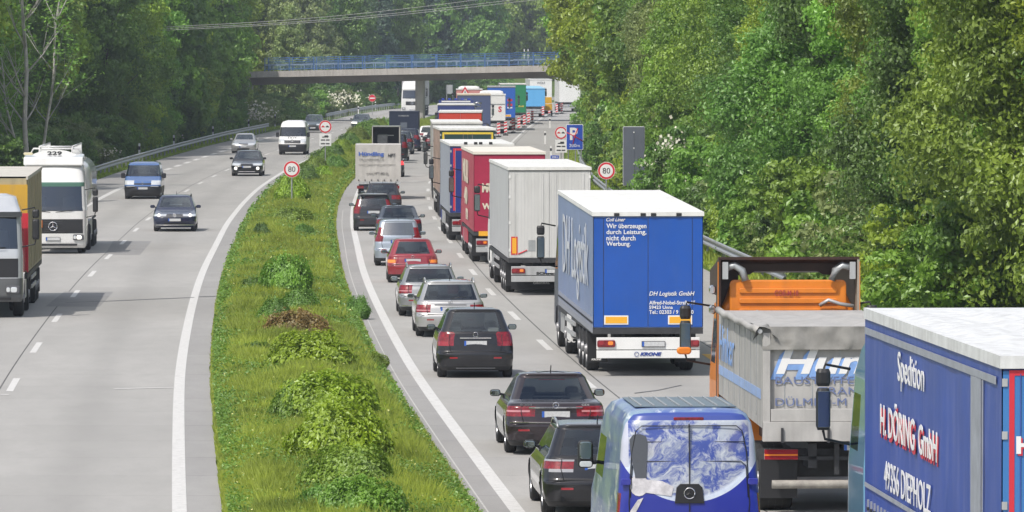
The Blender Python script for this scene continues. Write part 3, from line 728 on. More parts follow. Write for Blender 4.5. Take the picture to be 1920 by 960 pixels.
# --- dark sedan
l, rz = rear_at(748, 246.5)
t = car('sedan_car', 'dark blue-grey sedan partly hidden behind the silver-blue MPV', 'car',
        dict(kind='sedan', L=4.69, W=1.83, H=1.49, paint=P_DBL, belt=.97, rwin=(.72, 1.35), tail=(.80, .95, 4, JS0 + 2), wr=.32, ro=.95, fo=.9, pz=.5, tw=.68, seatm=SEATL), l, rz, JAM)
# --- small black hatch with tall lights
l, rz = rear_at(700, 264.6)
t = car('hatchback_car', 'small black hatchback with tall narrow tail lights and pale roof spoiler', 'car',
        dict(kind='mpv', L=3.79, W=1.70, H=1.58, paint=P_CHAR, belt=1.0, rwin=(.12, .36), tail=(.74, 1.34, 6, JS0), wr=.30, ro=.58, fo=.72, pz=.80, py=.10, tw=.72, rake=.8, cowl=.95, nose=.8, seatm=SEATM), l, rz, JAM)
MB().rbox((0, .36, 1.555), (1.15, .35, .03), .012, P_SIG, 1).build('roof_spoiler', t)
# --- dark estate half hidden
l, rz = rear_at(718, 291.8)
t = car('estate_car', 'dark estate car right behind the grey tarpaulin van, mostly hidden by the small black hatchback', 'car',
        dict(kind='wagon', L=4.3, W=1.76, H=1.49, paint=P_CHAR, belt=.93, tail=(.72, .92, 4, JS0 + 2), wr=.31, ro=.85, fo=.8, rails=P_CHAR, tw=.70), l, rz, JAM)
l, rz = rear_at(729, 371.5)
t = car('estate_car', 'dark car just in front of the grey tarpaulin van, only its right side showing', 'car',
        dict(kind='wagon', L=4.5, W=1.8, H=1.46, paint=P_BLK, belt=.93, tail=(.72, .96, 4, JS0 + 2), tailmat=BRAKEON, wr=.31, ro=.85, fo=.8, tw=.70), l, rz, JAM)
l, rz = rear_at(751, 445.5)
t = car('mpv_car', 'dark grey MPV with big tail lights, nearer one behind the navy trailer', 'car',
        dict(kind='mpv', L=4.6, W=1.80, H=1.62, paint=P_DBL, belt=1.0, tail=(.90, 1.12, 4, JS0 + 1), wr=.31, ro=.8, fo=.8, tw=.74, nose=.8), l, rz, JAM)
l, rz = rear_at(765, 457.5)
t = car('mpv_car', 'black MPV, farther one behind the navy trailer', 'car',
        dict(kind='mpv', L=4.6, W=1.80, H=1.66, paint=P_NAV, belt=1.0, tail=(.88, 1.20, 4, JS0 + 1), wr=.31, ro=.8, fo=.8, tw=.76, nose=.8), l, rz, JAM)
l, rz = rear_at(818, 458)
t = car('hatchback_car', 'black car behind the white one, mostly hidden by the lorries', 'car',
        dict(kind='hatch', L=4.2, W=1.76, H=1.46, paint=P_BLK, tail=(.72, .92, 5, JS0 + 1)), l, rz, JAM)
l, rz = rear_at(804, 485)
t = car('hatchback_car', 'white hatchback far ahead to the right of the navy box trailer', 'car',
        dict(kind='hatch', L=4.3, W=1.80, H=1.50, paint=WHITE, tail=(.76, .94, 4, JS0 + 2)), l, rz, JAM)
# --- near black estate, bottom edge
l, rz = rear_at(1128, 99.9)
t = car('estate_car', 'black estate car with silver roof rail at the bottom edge, beside the blue globe van', 'car',
        dict(kind='wagon', L=4.85, W=1.85, H=1.48, paint=P_BLK, belt=.95, rwin=(.24, .66), rwj=JC1, tail=(.78, .90, 4, JS0 + 2), tl2=[(.90, .93, 4, JS0, LENSG), (.73, .78, 4, 8, LENSG)], wr=.34, ro=.92, fo=.8, pz=.80, py=.10, rails=P_SIG, tw=.70, exhaust=[(-.62, .30, .045), (-.51, .30, .045), (.62, .30, .045), (.51, .30, .045)]), l, rz, JAM)

# --- oncoming cars (front faces the camera)
def onc(name, label, p, px, d, cat='car', group=ONC):
    th = yawA(d); L = p['L']; fx = PX(px, d)
    # rear end lies L further away along the road
    loc = (fx + math.sin(th) * L, d + math.cos(th) * L, ZR(d) + .002)
    return car(name, label, cat, p, loc, math.pi - th, group)
def fog(t, L, xs, z, r, lit=True):
    for x in xs: MB().cyl((x, L - .06, z), (x, L + .015 - abs(x) * .08, z), r, r * .9, LAMPON if lit else LENS, 14).build('fog_light', t)
t = onc('estate_car', 'dark blue estate car with lit headlamps, nearest oncoming car', dict(kind='wagon', L=4.77, W=1.82, H=1.50, paint=P_NAV, belt=.95, head=(.65, .74), headmat=LENS, grille=(.60, .74), wr=.33, rails=P_BLK, tw=.70, fpz=.50, mirror=P_NAV), 327, 263.5)
L = 4.77; fog(t, L - .05, (-.66, .66), .695, .075); ringbadge(t, 0, L + .0, .69, .075, 'front', fill=CHROME)
for z in (.62, .66, .70): strip_(t, .55, -.55, L - .005, z, .014, CHROME, bow=0)
strip_(t, .80, -.80, L + .012, .27, .03, CHROME, bow=-.18)
t = onc('estate_car', 'black car with round lit fog lamps, oncoming beside the 80 sign', dict(kind='wagon', L=4.8, W=1.88, H=1.52, paint=P_BLK, belt=.97, head=(.64, .78), grille=(.66, .73), wr=.33, tw=.70, fpz=.56, mirror=P_BLK), 462.5, 374)
fog(t, 4.8, (-.66, .66), .47, .10); strip_(t, .5, -.5, 4.8, .26, .04, CHROME); strip_(t, .42, -.42, 4.75, .75, .02, CHROME)
t = onc('sedan_car', 'silver sedan with a rounded bonnet, oncoming in the outer lane beside the white van', dict(kind='sedan', L=4.58, W=1.77, H=1.43, paint=P_SIL, belt=.93, head=(.60, .72), grille=(.62, .70), wr=.31, tw=.68, fpz=.48), 456, 450)
t = onc('estate_car', 'dark green-grey car half hidden behind the white delivery van', dict(kind='mpv', L=4.6, W=1.80, H=1.58, paint=P_DGR, belt=1.0, head=(.66, .78), tw=.72), 586, 552)
t = onc('hatchback_car', 'dark green hatchback with pale headlamps, farthest oncoming car, near the bridge', dict(kind='hatch', L=4.15, W=1.74, H=1.45, paint=P_DGR, belt=.92, head=(.60, .74), headmat=LAMPON, tw=.72, fpz=.48), 676, 569)
ringbadge(t, 0, 4.16, .66, .07, 'front', fill=CHROME)

# --- blue minivan, oncoming
def van_shell(t, p, L, W, H, B, feats, zs, wr, ro, fo, sc_):
    lofted(t, sc_, zs, feats, p, (ro, L - fo), wr)
    m = MB(); m.bx(-W / 2 + .24, W / 2 - .24, .3, L - .3, .22, .7, BLACK)
    for y in (ro, L - fo):
        m.bx(-W / 2 + .04, W / 2 - .04, y - wr, y + wr, wr + .3, wr + .38, BLACK)
        for s in (-1, 1): wheel(t, s * (W / 2 - .14), y, wr, .23, STEELRIM)
    m.bx(-W / 2 + .1, W / 2 - .1, L - 1.5, L - 1.0, B - .4, B - .05, BLACK); m.build('underbody', t)
L = 4.78; W = 1.9; hw = W / 2; H = 1.95; d = 321; th = yawA(d)
t = thing('minivan', 'blue minivan with sloping nose, oncoming in the outer lane near the crash barrier', 'van', (PX(267, d) + math.sin(th) * L, d + L, .002), math.pi - th, ONC)
sc_ = [(.2, .15, L - .15, hw * .9, .2, .2, .04, .06), (.32, .02, L - .03, hw * .97, .15, .3, .03, .14), (.55, 0, L, hw, .12, .32, .03, .16), (.80, 0, L - .06, hw, .12, .32, .03, .18), (.95, .0, L - .22, hw, .12, .32, .03, .18),
       (1.16, .0, L - .75, hw * .985, .12, .3, .03, .14), (1.20, .01, L - .88, hw * .97, .12, .25, .03, .12), (1.80, .06, L - 1.62, hw * .84, .15, .15, .03, .07), (1.90, .12, L - 1.85, hw * .78, .2, .2, .03, .06), (H, .5, L - 2.4, hw * .5, .2, .2, 0, 0)]
FT = [('bumper_trim', BLACK, .2, .72, 0, JE, False), ('headlight', LENS, .80, 1.02, JS1 + 1, JF0 + 2, True), ('grille', BLACK, .80, .88, JF0 + 2, JE, False), ('windscreen', GLASSW, 1.22, 1.78, JF0 - 3, JE, False), ('side_window', GLASSD, 1.24, 1.74, JS0 + 2, JS0 + 22, True), ('side_window', GLASSD, 1.24, 1.74, JS0 + 23, JS1 - 1, True), ('rear_window', GLASSD, 1.24, 1.74, 0, JC1, False), ('tail_light', RED, .9, 1.3, 6, JS0, True)]
van_shell(t, P_BLU, L, W, H, 1.18, FT, list(np.arange(.25, 1.2, .06)) + [.72, .88, 1.02, 1.22, 1.24, 1.5, 1.74, 1.78, 1.85], .33, .8, .85, sc_)
plate(t, 0, L + .01, .62, 'front'); plate(t, 0, 0, .6)
for s in (-1, 1): mirror(t, s * (hw * .97), L - 1.35, 1.25, BLACK, .22, .26, s)
for s in (-1, 1): MB().rbox((s * .62, L - .04, .72), (.42, .05, .05), .02, M('pale_trim', (.35, .36, .38)), 1).build('trim_strip', t)
ringbadge(t, 0, L - .05, .88, .06, 'front'); seats(t, L - 2.3, 1.2, hw, None, L - 3.2)
# --- white delivery van, oncoming
L = 5.9; W = 1.99; hw = W / 2; H = 2.42; d = 444; th = yawA(d)
t = thing('delivery_van', 'white high-roof delivery van with black bumper, oncoming in the inner lane beside the median sign', 'van', (PX(548, d) + math.sin(th) * L, d + L, ZR(d)), math.pi - th, ONC)
def sprinter(L, hw, H): return [(.2, .15, L - .15, hw * .9, .15, .2, .03, .06), (.34, .0, L - .03, hw * .97, .12, .3, .03, .14), (.60, 0, L, hw, .12, .32, .03, .14), (.82, .04, L - .05, hw, .12, .32, .03, .15), (1.0, .04, L - .18, hw, .12, .32, .03, .16),
       (1.22, .045, L - .55, hw * .99, .12, .3, .03, .14), (1.28, .05, L - .72, hw * .975, .12, .25, .03, .10), (1.98, .10, L - 1.35, hw * .90, .14, .18, .03, .06), (H - .22, .13, L - 1.65, hw * .85, .18, .25, .03, .08), (H - .08, .20, L - 2.0, hw * .77, .24, .3, .03, .08), (H, .7, L - 2.8, hw * .5, .2, .2, 0, 0)]
FT = [('bumper_trim', BLACK, .2, .76, JS1 - 4, JE, False), ('headlight', LENS, .86, 1.12, JS1 + 1, JF0 + 1, True), ('grille', BLACK, .84, 1.04, JF0 + 1, JE, False), ('windscreen', GLASSW, 1.30, 1.96, JF0 - 3, JE, False), ('side_window', GLASSD, 1.30, 1.9, JS0 + 26, JS1 - 1, True), ('tail_light', RED, .8, 1.3, 6, JS0, True)]
van_shell(t, WHITE, L, W, H, 1.25, FT, list(np.arange(.25, 1.3, .07)) + [.76, .86, 1.12, 1.04, 1.3, 1.6, 1.9, 1.96, 2.1, 2.3], .34, .95, .95, sprinter(L, hw, H))
plate(t, 0, L + .01, .62, 'front'); ringbadge(t, 0, L - .08, 1.0, .09, 'front', fill=CHROME)
for z in (.90, 1.0): strip_(t, .5, -.5, L - .02, z, .02, CHROME)
for s in (-1, 1): mirror(t, s * (hw * .97), L - 1.15, 1.42, BLACK, .22, .34, s)
text(t, 'DOY', .62, .15, (.31, L - .46, 1.14), 'front', BLACK, rot=0, name='lettering')
seats(t, L - 2.0, 1.3, hw)
# ------------------------------------------------------------------ wrapped blue van with the globe
def globe_wrap():
    m, n, b = nmat('globe_wrap'); tc = N_(n, 'ShaderNodeTexCoord').outputs['Object']; sx = N_(n, 'ShaderNodeSeparateXYZ'); n.links.new(tc, sx.inputs[0]); x, y, z = sx.outputs
    d1 = noise(n, tc, 1.3, 4, .55); mp = N_(n, 'ShaderNodeVectorMath', operation='MULTIPLY_ADD')
    n.links.new(d1, mp.inputs[0]); mp.inputs[1].default_value = (1.3, .2, 1.3); n.links.new(tc, mp.inputs[2])
    a = noise(n, mp.outputs[0], 2.2, 12, .72, (1, .5, 1.3)); c2 = noise(n, mp.outputs[0], 5, 7, .7, (1, .4, 1.1))
    c = mix(n, ramp(n, a, .46, .56), (.05, .085, .34), (.42, .46, .52)); c = mix(n, mth(n, 'MULTIPLY', ramp(n, c2, .50, .62), .7), c, (.62, .65, .68))
    c = mix(n, mth(n, 'MULTIPLY', ramp(n, noise(n, tc, 1.1, 3, .5), .58, .7), .5), c, (.34, .30, .30))
    # globe limb: a circle; below it the van is plain blue
    r2 = mth(n, 'ADD', mth(n, 'POWER', mth(n, 'MULTIPLY', x, 1.0), 2), mth(n, 'POWER', mth(n, 'SUBTRACT', z, 2.27), 2))
    rr_ = mth(n, 'SQRT', r2); inside = mth(n, 'LESS_THAN', rr_, 1.06); rim = ramp(n, rr_, .96, 1.05)
    rim = mth(n, 'MULTIPLY', rim, mth(n, 'LESS_THAN', z, 1.85)); c = mix(n, mth(n, 'MULTIPLY', rim, .75), c, (.72, .80, .92))
    edge = mth(n, 'GREATER_THAN', mth(n, 'ABSOLUTE', x), .84); c = mix(n, mth(n, 'MULTIPLY', edge, mth(n, 'GREATER_THAN', z, 1.7)), c, (.50, .52, .62))
    up = mth(n, 'MAXIMUM', inside, mth(n, 'GREATER_THAN', z, 1.80)); c = mix(n, up, (.018, .03, .30), c); c = mix(n, mth(n, 'GREATER_THAN', z, 2.345), c, (.04, .07, .30))
    side = mth(n, 'GREATER_THAN', y, .32); sidec = mix(n, ramp(n, noise(n, tc, 1.5, 6, .6, (1, .6, 1.2)), .42, .6), (.08, .14, .38), (.22, .32, .42))
    sidec = mix(n, ramp(n, noise(n, tc, 3, 8, .7, (1, .3, 1)), .55, .62), sidec, (.58, .64, .66))
    c = mix(n, side, c, sidec)
    n.links.new(c, b.inputs['Base Color']); b.inputs['Roughness'].default_value = .3; b.inputs['Coat Weight'].default_value = .4; b.inputs['Coat Roughness'].default_value = .08; return m
GW = globe_wrap(); GWB = paint('wrap_blue', (.022, .03, .32))
L, W, H = 5.9, 2.0, 2.50; hw = W / 2; d = 86.4; l, rz = rear_at(1294, d)
t = thing('panel_van', 'blue panel van wrapped with a picture of the globe and clouds', 'van', l, rz, 'vans queueing in the jam')
sc_ = [(.25, .1, L - .15, hw * .92, .12, .2, .03, .06), (.40, .0, L, hw * .98, .10, .3, .03, .12), (.60, .0, L, hw, .10, .32, .03, .12), (.66, .06, L - .03, hw, .10, .32, .03, .12), (1.05, .06, L - .2, hw, .10, .32, .03, .12), (1.28, .065, L - .72, hw * .985, .12, .25, .03, .1),
       (2.05, .13, L - 1.4, hw * .93, .15, .18, .04, .06), (H - .20, .18, L - 1.7, hw * .89, .20, .25, .04, .06), (H - .08, .24, L - 2.0, hw * .83, .22, .25, .04, .06), (H - .02, .40, L - 2.3, hw * .74, .25, .3, .04, .06), (H, .8, L - 2.8, hw * .5, .2, .2, 0, 0)]
FT = [('bumper_trim', BLACK, .25, .60, 0, JE, False), ('tail_light', RED, 1.06, 1.34, JC1 + 2, JS0 + 1, True), ('reversing_light', TL_W, .86, 1.06, JC1 + 2, JS0 + 1, True), ('windscreen', GLASSW, 1.32, 2.0, JF0, JE, False), ('side_window', GLASSD, 1.34, 1.94, JS0 + 24, JS1 - 1, True), ('headlight', LENS, .8, 1.1, JS1 + 1, JF0 + 1, True)]
lofted(t, sc_, list(np.arange(.3, 2.5, .07)) + [.86, 1.06, 1.34, 1.32, 2.0, 1.94, 1.1], FT, GW, (1.0, L - .95), .34)
m = MB(); m.bx(-hw + .24, hw - .24, .3, L - .3, .25, .7, BLACK); m.bx(-hw * .85, hw * .85, L - 1.5, L - 1.1, .9, 1.25, BLACK); m.build('underbody', t)
for y in (1.0, L - .95):
    for s in (-1, 1): wheel(t, s * (hw - .14), y, .34, .23, STEELRIM)
for s in (-1, 1):
    mi_ = MB().rbox((s * (hw + .16), L - 1.62, 1.62), (.22, .14, .40), .06, BLACK, 1).tube([(s * (hw - .05), L - 1.55, 1.5), (s * (hw + .1), L - 1.6, 1.5)], .03, BLACK).build('mirror', t)
    MB().rbox((s * (hw + .16), L - 1.70, 1.68), (.18, .01, .25), .04, MIRG, 1).rbox((s * (hw + .16), L - 1.70, 1.48), (.18, .01, .08), .03, LENS, 1).build('mirror_glass', mi_)
# roof ribs, seams, hinges, lamp, handle panel with the star, painted-on lever
ROOFD = M('roof_grey_blue', (.10, .14, .17), .35)
m = MB()
for k in range(8):
    x = -.62 + k * 1.24 / 7; m.bx(x - .013, x + .013, .75, L - 2.9, H + .0, H + .03, GREYM)
m.build('roof_rib', t); MB().rbox((0, 1.9, H + .006), (1.42, 2.4, .012), .005, ROOFD, 1).build('roof_panel', t)
MB().rbox((0, .215, H - .135), (.42, .03, .045), .015, RED, 1).build('brake_light', t)
m = MB(); m.bx(-.006, .006, .04, .12, .70, 1.28, BLACK); m.prism([(.045, .70), (.17, 2.30), (.10, 2.30), (.03, .70)], 0, -.006, .006, BLACK); m.build('panel_gap', t)
def rearline(t, pts, wd=.008, mat=BLACK, name='panel_gap'):
    MB().tube([(x, .066 + max(0, (z - 1.28)) * .085 + .03 * (x / hw) ** 2 - .010, z) for x, z in pts], wd, mat, 5).build(name, t)
rearline(t, [(-.80, .75), (-.84, 1.2), (-.80, 1.9), (-.74, 2.2), (-.66, 2.27), (.66, 2.27), (.74, 2.2), (.80, 1.9), (.84, 1.2), (.80, .75)])
rearline(t, [(-.78, 2.05), (.78, 2.05)], .005); rearline(t, [(-.82, 1.28), (-.79, 1.72), (-.72, 1.78), (.72, 1.78), (.79, 1.72), (.82, 1.28)], .006)
rearline(t, [(-.80, .98), (.80, .98)], .005)
for s in (-1, 1):
    for z in (1.42, 2.18): pass
    MB().rbox((s * .885, .07, 1.50), (.14, .05, .09), .02, GWB, 1).build('hinge', t)
m = MB(); m.prism([(-.205, 1.20), (.205, 1.20), (.18, 1.42), (.13, 1.47), (-.13, 1.47), (-.18, 1.42)], 1, .040, .078, BLACK); m.build('handle_panel', t, bevel=.006)
star(t, 0, .04, 1.34, .075)
LEV = M('wrap_lever_dark', (.06, .065, .08), .3, coat=1); LEVW = M('wrap_lever_white', (.62, .60, .62), .3, coat=1, var=.25, scale=9)
def dec(poly, mat, nm, off=0.0):
    poly = [(x, z + .13) for x, z in poly]
    vs = [(x, .062 + max(0, z - 1.28) * .085 + .03 * (x / hw) ** 2 - .006 - off, z) for x, z in poly]; n_ = len(vs)
    vs += [(x, y + .005, z) for x, y, z in vs]
    MB().add(vs, [list(range(n_)), list(range(n_, 2 * n_))[::-1]] + [(i, i + n_, (i + 1) % n_ + n_, (i + 1) % n_) for i in range(n_)], mat).build(nm, t)
ell = lambda cx, cz, a, b_, n_=16: [(cx + a * math.cos(2 * math.pi * i / n_), cz + b_ * math.sin(2 * math.pi * i / n_)) for i in range(n_)]
dec(ell(-.70, 1.32, .13, .15), LEVW, 'printed_joint'); dec([(-.62, 1.22), (-.25, 1.17), (-.22, 1.30), (-.38, 1.38), (-.60, 1.40)], LEVW, 'printed_joint', .002)
dec([(-.75, 1.42), (-.82, 1.80), (-.83, 1.95), (-.78, 2.02), (-.68, 2.03), (-.60, 2.0), (-.58, 1.90), (-.60, 1.42)], LEV, 'printed_lever', .004)
dec([(-.72, 1.12), (-.64, 1.15), (-.86, .72), (-.98, .72)], LEVW, 'printed_shaft', .004)

# ------------------------------------------------------------------ lorries
TARPW = M('roof_tarpaulin_white', (.74, .74, .72), .6, var=.06, scale=1.2, bump=.15, dirt=.35, dirtcol=(.45, .44, .40))
ALU = M('aluminium_trim', (.50, .51, .52), .45, .4, dirt=.3, dirtcol=(.25, .24, .22))
def mirrors_truck(t, y, z, hw=1.25, cap=BLACK, both=(-1, 1), ext=.34):
    for s in both:
        x = s * (hw + ext); m = MB(); m.rbox((x, y, z), (.20, .16, .58), .06, cap, 2).rbox((x, y, z + .44), (.20, .16, .24), .06, cap, 2)
        m.tube([(s * (hw - .05), y + .1, z + .55), (x * .98, y + .05, z + .62), (x, y, z + .5)], .02, BLACK); m.tube([(s * (hw - .05), y + .1, z - .5), (x * .98, y + .05, z - .42), (x, y, z - .3)], .02, BLACK)
        o = m.build('mirror', t)
        MB().rbox((x, y - .085, z), (.17, .01, .5), .004, MIRG, 2).build('mirror_glass', o)
def cab(t, y0, y1, pm, H=3.6, W=2.45, hood=None, visor=None, detail=False, zb=.45, bumper=None, windh=(1.95, 2.85), name='cab', topm=None, gr=(1.20, 1.62), wheels=(), gj=2, face='front', low=.9):
    hw = W / 2
    s_ = [(zb, y0 + .1, y1 - .1, hw * .96, .1, .15, 0, .06), (zb + .12, y0, y1 - .02, hw, .06, .16, 0, .06), (1.0, y0, y1, hw, .06, .2, 0, .07), (1.75, y0, y1 - .02, hw, .06, .2, 0, .08), (windh[0], y0, y1 - .05, hw * .99, .06, .2, 0, .08),
          (windh[1], y0, y1 - .28, hw * .955, .08, .2, 0, .08), (windh[1] + .15, y0, y1 - .26, hw * .95, .08, .2, 0, .08), (H - .35, y0, y1 - .50, hw * .90, .15, .25, 0, .10), (H - .08, y0 + .05, y1 - .85, hw * .82, .2, .3, 0, .1), (H, y0 + .3, y1 - 1.2, hw * .6, .2, .2, 0, 0)]
    ft = []
    if bumper: ft.append(('bumper', bumper, zb, low, JS1 - 10, JE, False))
    ft += [('windscreen', GLASSW, windh[0], windh[1], JF0 - 1, JE, False), ('side_window', GLASSD, windh[0] + .02, windh[1] - .1, JS1 - 20, JS1 - 2, True), ('grille', BLACK, gr[0], gr[1], JF0 + gj, JE, False)]
    if visor: ft.append(('sun_visor', visor, windh[1], windh[1] + .16, JF0 - 3, JE, False))
    if topm: ft.append(('roof_fairing', topm, H - .40, H, 0, JE, False))
    lofted(t, s_, list(np.arange(zb + .1, H, .12)) + [low, windh[0], windh[1], windh[0] + .02, windh[1] - .1, gr[0], gr[1], windh[1] + .16, H - .4], ft, pm, wheels, .5, name)
    MB().bx(-hw + .1, hw - .1, y1 - .75, y1 - .25, windh[0] - .7, windh[0] - .03, BLACK).bx(-hw + .08, hw - .08, y0 + .08, y0 + .4, windh[0] - .6, windh[1] + .1, SEATM).build('dashboard', t)
    for s in (-1, 1): MB().rbox((s * .55, y0 + .85, windh[0] + .12), (.5, .2, .8), .08, SEATM, 1).build('seat', t)
def axle(t, y, W=2.55, r=.5, wd=.30, dual=False, simple=False):
    for s in (-1, 1):
        wheel(t, s * (W / 2 - (wd if not dual else .56) / 2 - .02), y, r, wd if not dual else .56, STEELRIM, 'truck', simple)
def panel_grid(name, P00, P10, P11, P01, nu, nv, mat, t, rip=.0, nrm=(0, 0, 1), seed=0, smooth=True, uvr=1.0):
    rs = np.random.RandomState(seed); P00, P10, P11, P01 = [np.array(p, float) for p in (P00, P10, P11, P01)]; V = []
    ph = rs.rand(6) * 6.28
    for j in range(nv + 1):
        for i in range(nu + 1):
            u, v = i / nu, j / nv; p = P00 * (1 - u) * (1 - v) + P10 * u * (1 - v) + P11 * u * v + P01 * (1 - u) * v
            e = min(1, 8 * u, 8 * (1 - u)) * min(1, 6 * v, 6 * (1 - v))
            h = rip * e * (.6 * math.sin(u * 38 + ph[0] + .8 * math.sin(v * 3 + ph[1])) + .5 * math.sin(u * 17 + v * 5 + ph[2]) + .5 * rs.randn() * .6)
            V.append(p + np.array(nrm) * h)
    Q = [(j * (nu + 1) + i, j * (nu + 1) + i + 1, (j + 1) * (nu + 1) + i + 1, (j + 1) * (nu + 1) + i) for j in range(nv) for i in range(nu)]
    return put(name, npmesh(name, np.array(V), Q, [mat], smooth=smooth), t)
LOR = 'lorries queueing in the right lane'
def semi(label, loc, rz, side, rear, roof=None, L=13.6, W=2.55, Hr=4.0, Hf=4.0, zr=1.15, zf=1.2, cabm=None, capm=BLACK, bumper=None, frame=None, rip=.012, wheels=True, simple=False, lamp=True, refl=None, far=False, cabH=3.75, skirt=None, tractor=True, group=LOR, name='lorry', hooks=None, flap=None, rim_h=.09, doors=True, rods=True, roofrip=.008, seed=1, grille=None, cabkw={}):
    t = thing(name, label, 'lorry', loc, rz, group); hw = W / 2; roof = roof or TARPW; frame = frame or ALU
    # closed box behind the curtains
    m = MB(); e = .02
    V = [(-hw + e, e, zr), (hw - e, e, zr), (hw - e, L - e, zf), (-hw + e, L - e, zf), (-hw + e, e, Hr - .05), (hw - e, e, Hr - .05), (hw - e, L - e, Hf - .05), (-hw + e, L - e, Hf - .05)]
    m.add(V, [(0, 3, 2, 1), (4, 5, 6, 7), (0, 1, 5, 4), (1, 2, 6, 5), (2, 3, 7, 6), (3, 0, 4, 7)], side); m.build('cargo_box', t)
    nu = 6 if far else 60
    panel_grid('side_curtain', (-hw, L, zf), (-hw, 0, zr), (-hw, 0, Hr - .05), (-hw, L, Hf - .05), nu, 4 if far else 8, side, t, rip, (-1, 0, 0), seed)
    panel_grid('side_curtain', (hw, 0, zr), (hw, L, zf), (hw, L, Hf - .05), (hw, 0, Hr - .05), nu, 4 if far else 8, side, t, rip, (1, 0, 0), seed + 1)
    # roof sheet with rim
    panel_grid('roof', (-hw + .02, -.01, Hr), (hw - .02, -.01, Hr), (hw - .02, L, Hf), (-hw + .02, L, Hf), 14 if not far else 2, 50 if not far else 2, roof, t, roofrip, (0, 0, 1), seed + 2)
    m = MB()
    for s in (-1, 1): 
        x = s * hw; m.add([(x - s * .04, -.02, Hr - rim_h), (x + s * .022, -.02, Hr - rim_h), (x + s * .022, -.02, Hr + .005), (x - s * .04, -.02, Hr + .005), (x - s * .04, L, Hf - rim_h), (x + s * .022, L, Hf - rim_h), (x + s * .022, L, Hf + .005), (x - s * .04, L, Hf + .005)], [(0, 1, 2, 3), (1, 5, 6, 2), (3, 2, 6, 7), (0, 3, 7, 4), (0, 4, 5, 1), (4, 7, 6, 5)], roof)
    m.bx(-hw - .022, hw + .022, -.045, -.021, Hr - rim_h, Hr + .006, roof); m.build('roof_rim', t)
    if doors:
        for s in (-1, 1):
            m = MB(); x0, x1 = (-hw + .015, -.008) if s < 0 else (.008, hw - .015)
            m.bx(x0, x1, -.004, .018, zr + .02, Hr - rim_h - .03, rear); dd = m.build('rear_door', t, bevel=0 if far else .004)
            if not far and rods:
                for q in (.16, .84):
                    x = x0 + (x1 - x0) * q
                    if hooks is None or True: MB().cyl((x, -.012, zr + .06), (x, -.012, Hr - .2), .007, .007, side if s else side, 6).build('lock_rod', dd)
                for z in (zr + .25, zr + 1.1, zr + 1.9, Hr - .3):
                    MB().bx(x0 - .012 if s < 0 else x1 - .05, x0 + .05 if s < 0 else x1 + .012, -.02, -.004, z - .045, z + .045, frame).build('hinge', dd)
    else:
        m = MB(); m.bx(-hw + .015, hw - .015, -.004, .018, zr + .02, Hr - .12, rear); m.build('rear_door', t)
    # chassis
    m = MB(); m.bx(-hw, hw, 0.0, L, zr - .14, zr - .003, FRAME); m.bx(-.5, -.35, .4, L - .5, .75, zr - .1, FRAME); m.bx(.35, .5, .4, L - .5, .75, zr - .1, FRAME)
    m.bx(-.45, .45, 2.2, 6.2, .45, .8, FRAME); m.build('chassis', t)
    if skirt:
        for s in (-1, 1): MB().bx(s * hw - .02, s * hw + .02, 6.6, L - 3.2, .55, zf - .15, skirt).build('side_skirt', t)
    else:
        for s in (-1, 1):
            m = MB(); m.bx(s * hw - .03, s * hw + .01, 6.5, L - 3.3, .62, .72, ALU); m.bx(s * hw - .03, s * hw + .01, 6.5, L - 3.3, .88, .98, ALU); m.bx(s * (hw - .35) - .25, s * (hw - .35) + .25, 7.2, 8.6, .5, 1.0, FRAME); m.build('side_guard', t)
    bm = bumper or ALU
    m = MB(); m.bx(-hw + .08, hw - .08, -.03, .08, .62, .90, bm); m.bx(-hw + .08, hw - .08, -.05, .07, .42, .60, bm); m.build('rear_bumper', t, bevel=0 if far else .01)
    if lamp:
        for s in (-1, 1):
            MB().rbox((s * (hw - .30), -.055, .76), (.42, .05, .16), .04, RED, 1).build('tail_light', t)
            if not far: MB().rbox((s * (hw - .18), -.085, .77), (.12, .012, .09), .03, REDDK, 1).rbox((s * (hw - .40), -.085, .77), (.12, .012, .09), .03, ORANGE, 1).build('light_segment', t.children[-1] if False else t)
    plate(t, .12, -.06, .75, 'rear')
    for s in (-1, 1):
        MB().bx(s * (hw - .24) - .24, s * (hw - .24) + .24, 2.1, 2.13, .22, .95, flap or BLACK).build('mud_flap', t)
    if refl:
        for s in refl: MB().bx(s - .28, s + .28, -.022, -.008, zr + .08, zr + .29, REFLR if refl == 'r' else WHITE).bx(s - .25, s + .25, -.027, -.022, zr + .11, zr + .26, REFLO).build('reflector_plate', t)
    if hooks:
        hk = MB().bx(-.012, .022, -.025, .025, -.12, .24, hooks).bx(-.01, .03, -.04, .04, .10, .14, FRAME).build('curtain_strap', mesh_only=True); y = .2
        while y < L - .2:
            o = put('curtain_strap', hk, t, (-hw, y, zr + (zf - zr) * y / L)); o.rotation_euler = (0, 0, math.pi); y += .38
    if wheels:
        for y in (2.9, 4.21, 5.52): axle(t, y, simple=simple)
        if tractor:
            axle(t, L - 2.4, 2.5, .5, dual=True, simple=simple); axle(t, L + 1.35, 2.45, .5, simple=simple)
            for s in (-1, 1): MB().bx(s * .98 - .27, s * .98 + .27, L - 3.0, L - 2.97, .25, .95, BLACK).build('mud_flap', t)
    if tractor:
        cab(t, L + .55, L + 2.75, cabm or WHITE, cabH, wheels=(L + 1.35,), bumper=grille, **cabkw)
        MB().bx(-.42, .42, L - 3.2, L + 2.3, .6, .95, FRAME).bx(-1.2, -.7, L - 1.3, L + .2, .45, 1.0, ALU).bx(.7, 1.2, L - 1.3, L + .2, .45, 1.0, ALU).build('tractor_chassis', t)
        mirrors_truck(t, L + 2.35, 2.5, cap=capm)
    return t
def C(n_, r, g, b, rough=.55, **k): return M(n_, S(r, g, b), rough, **k)
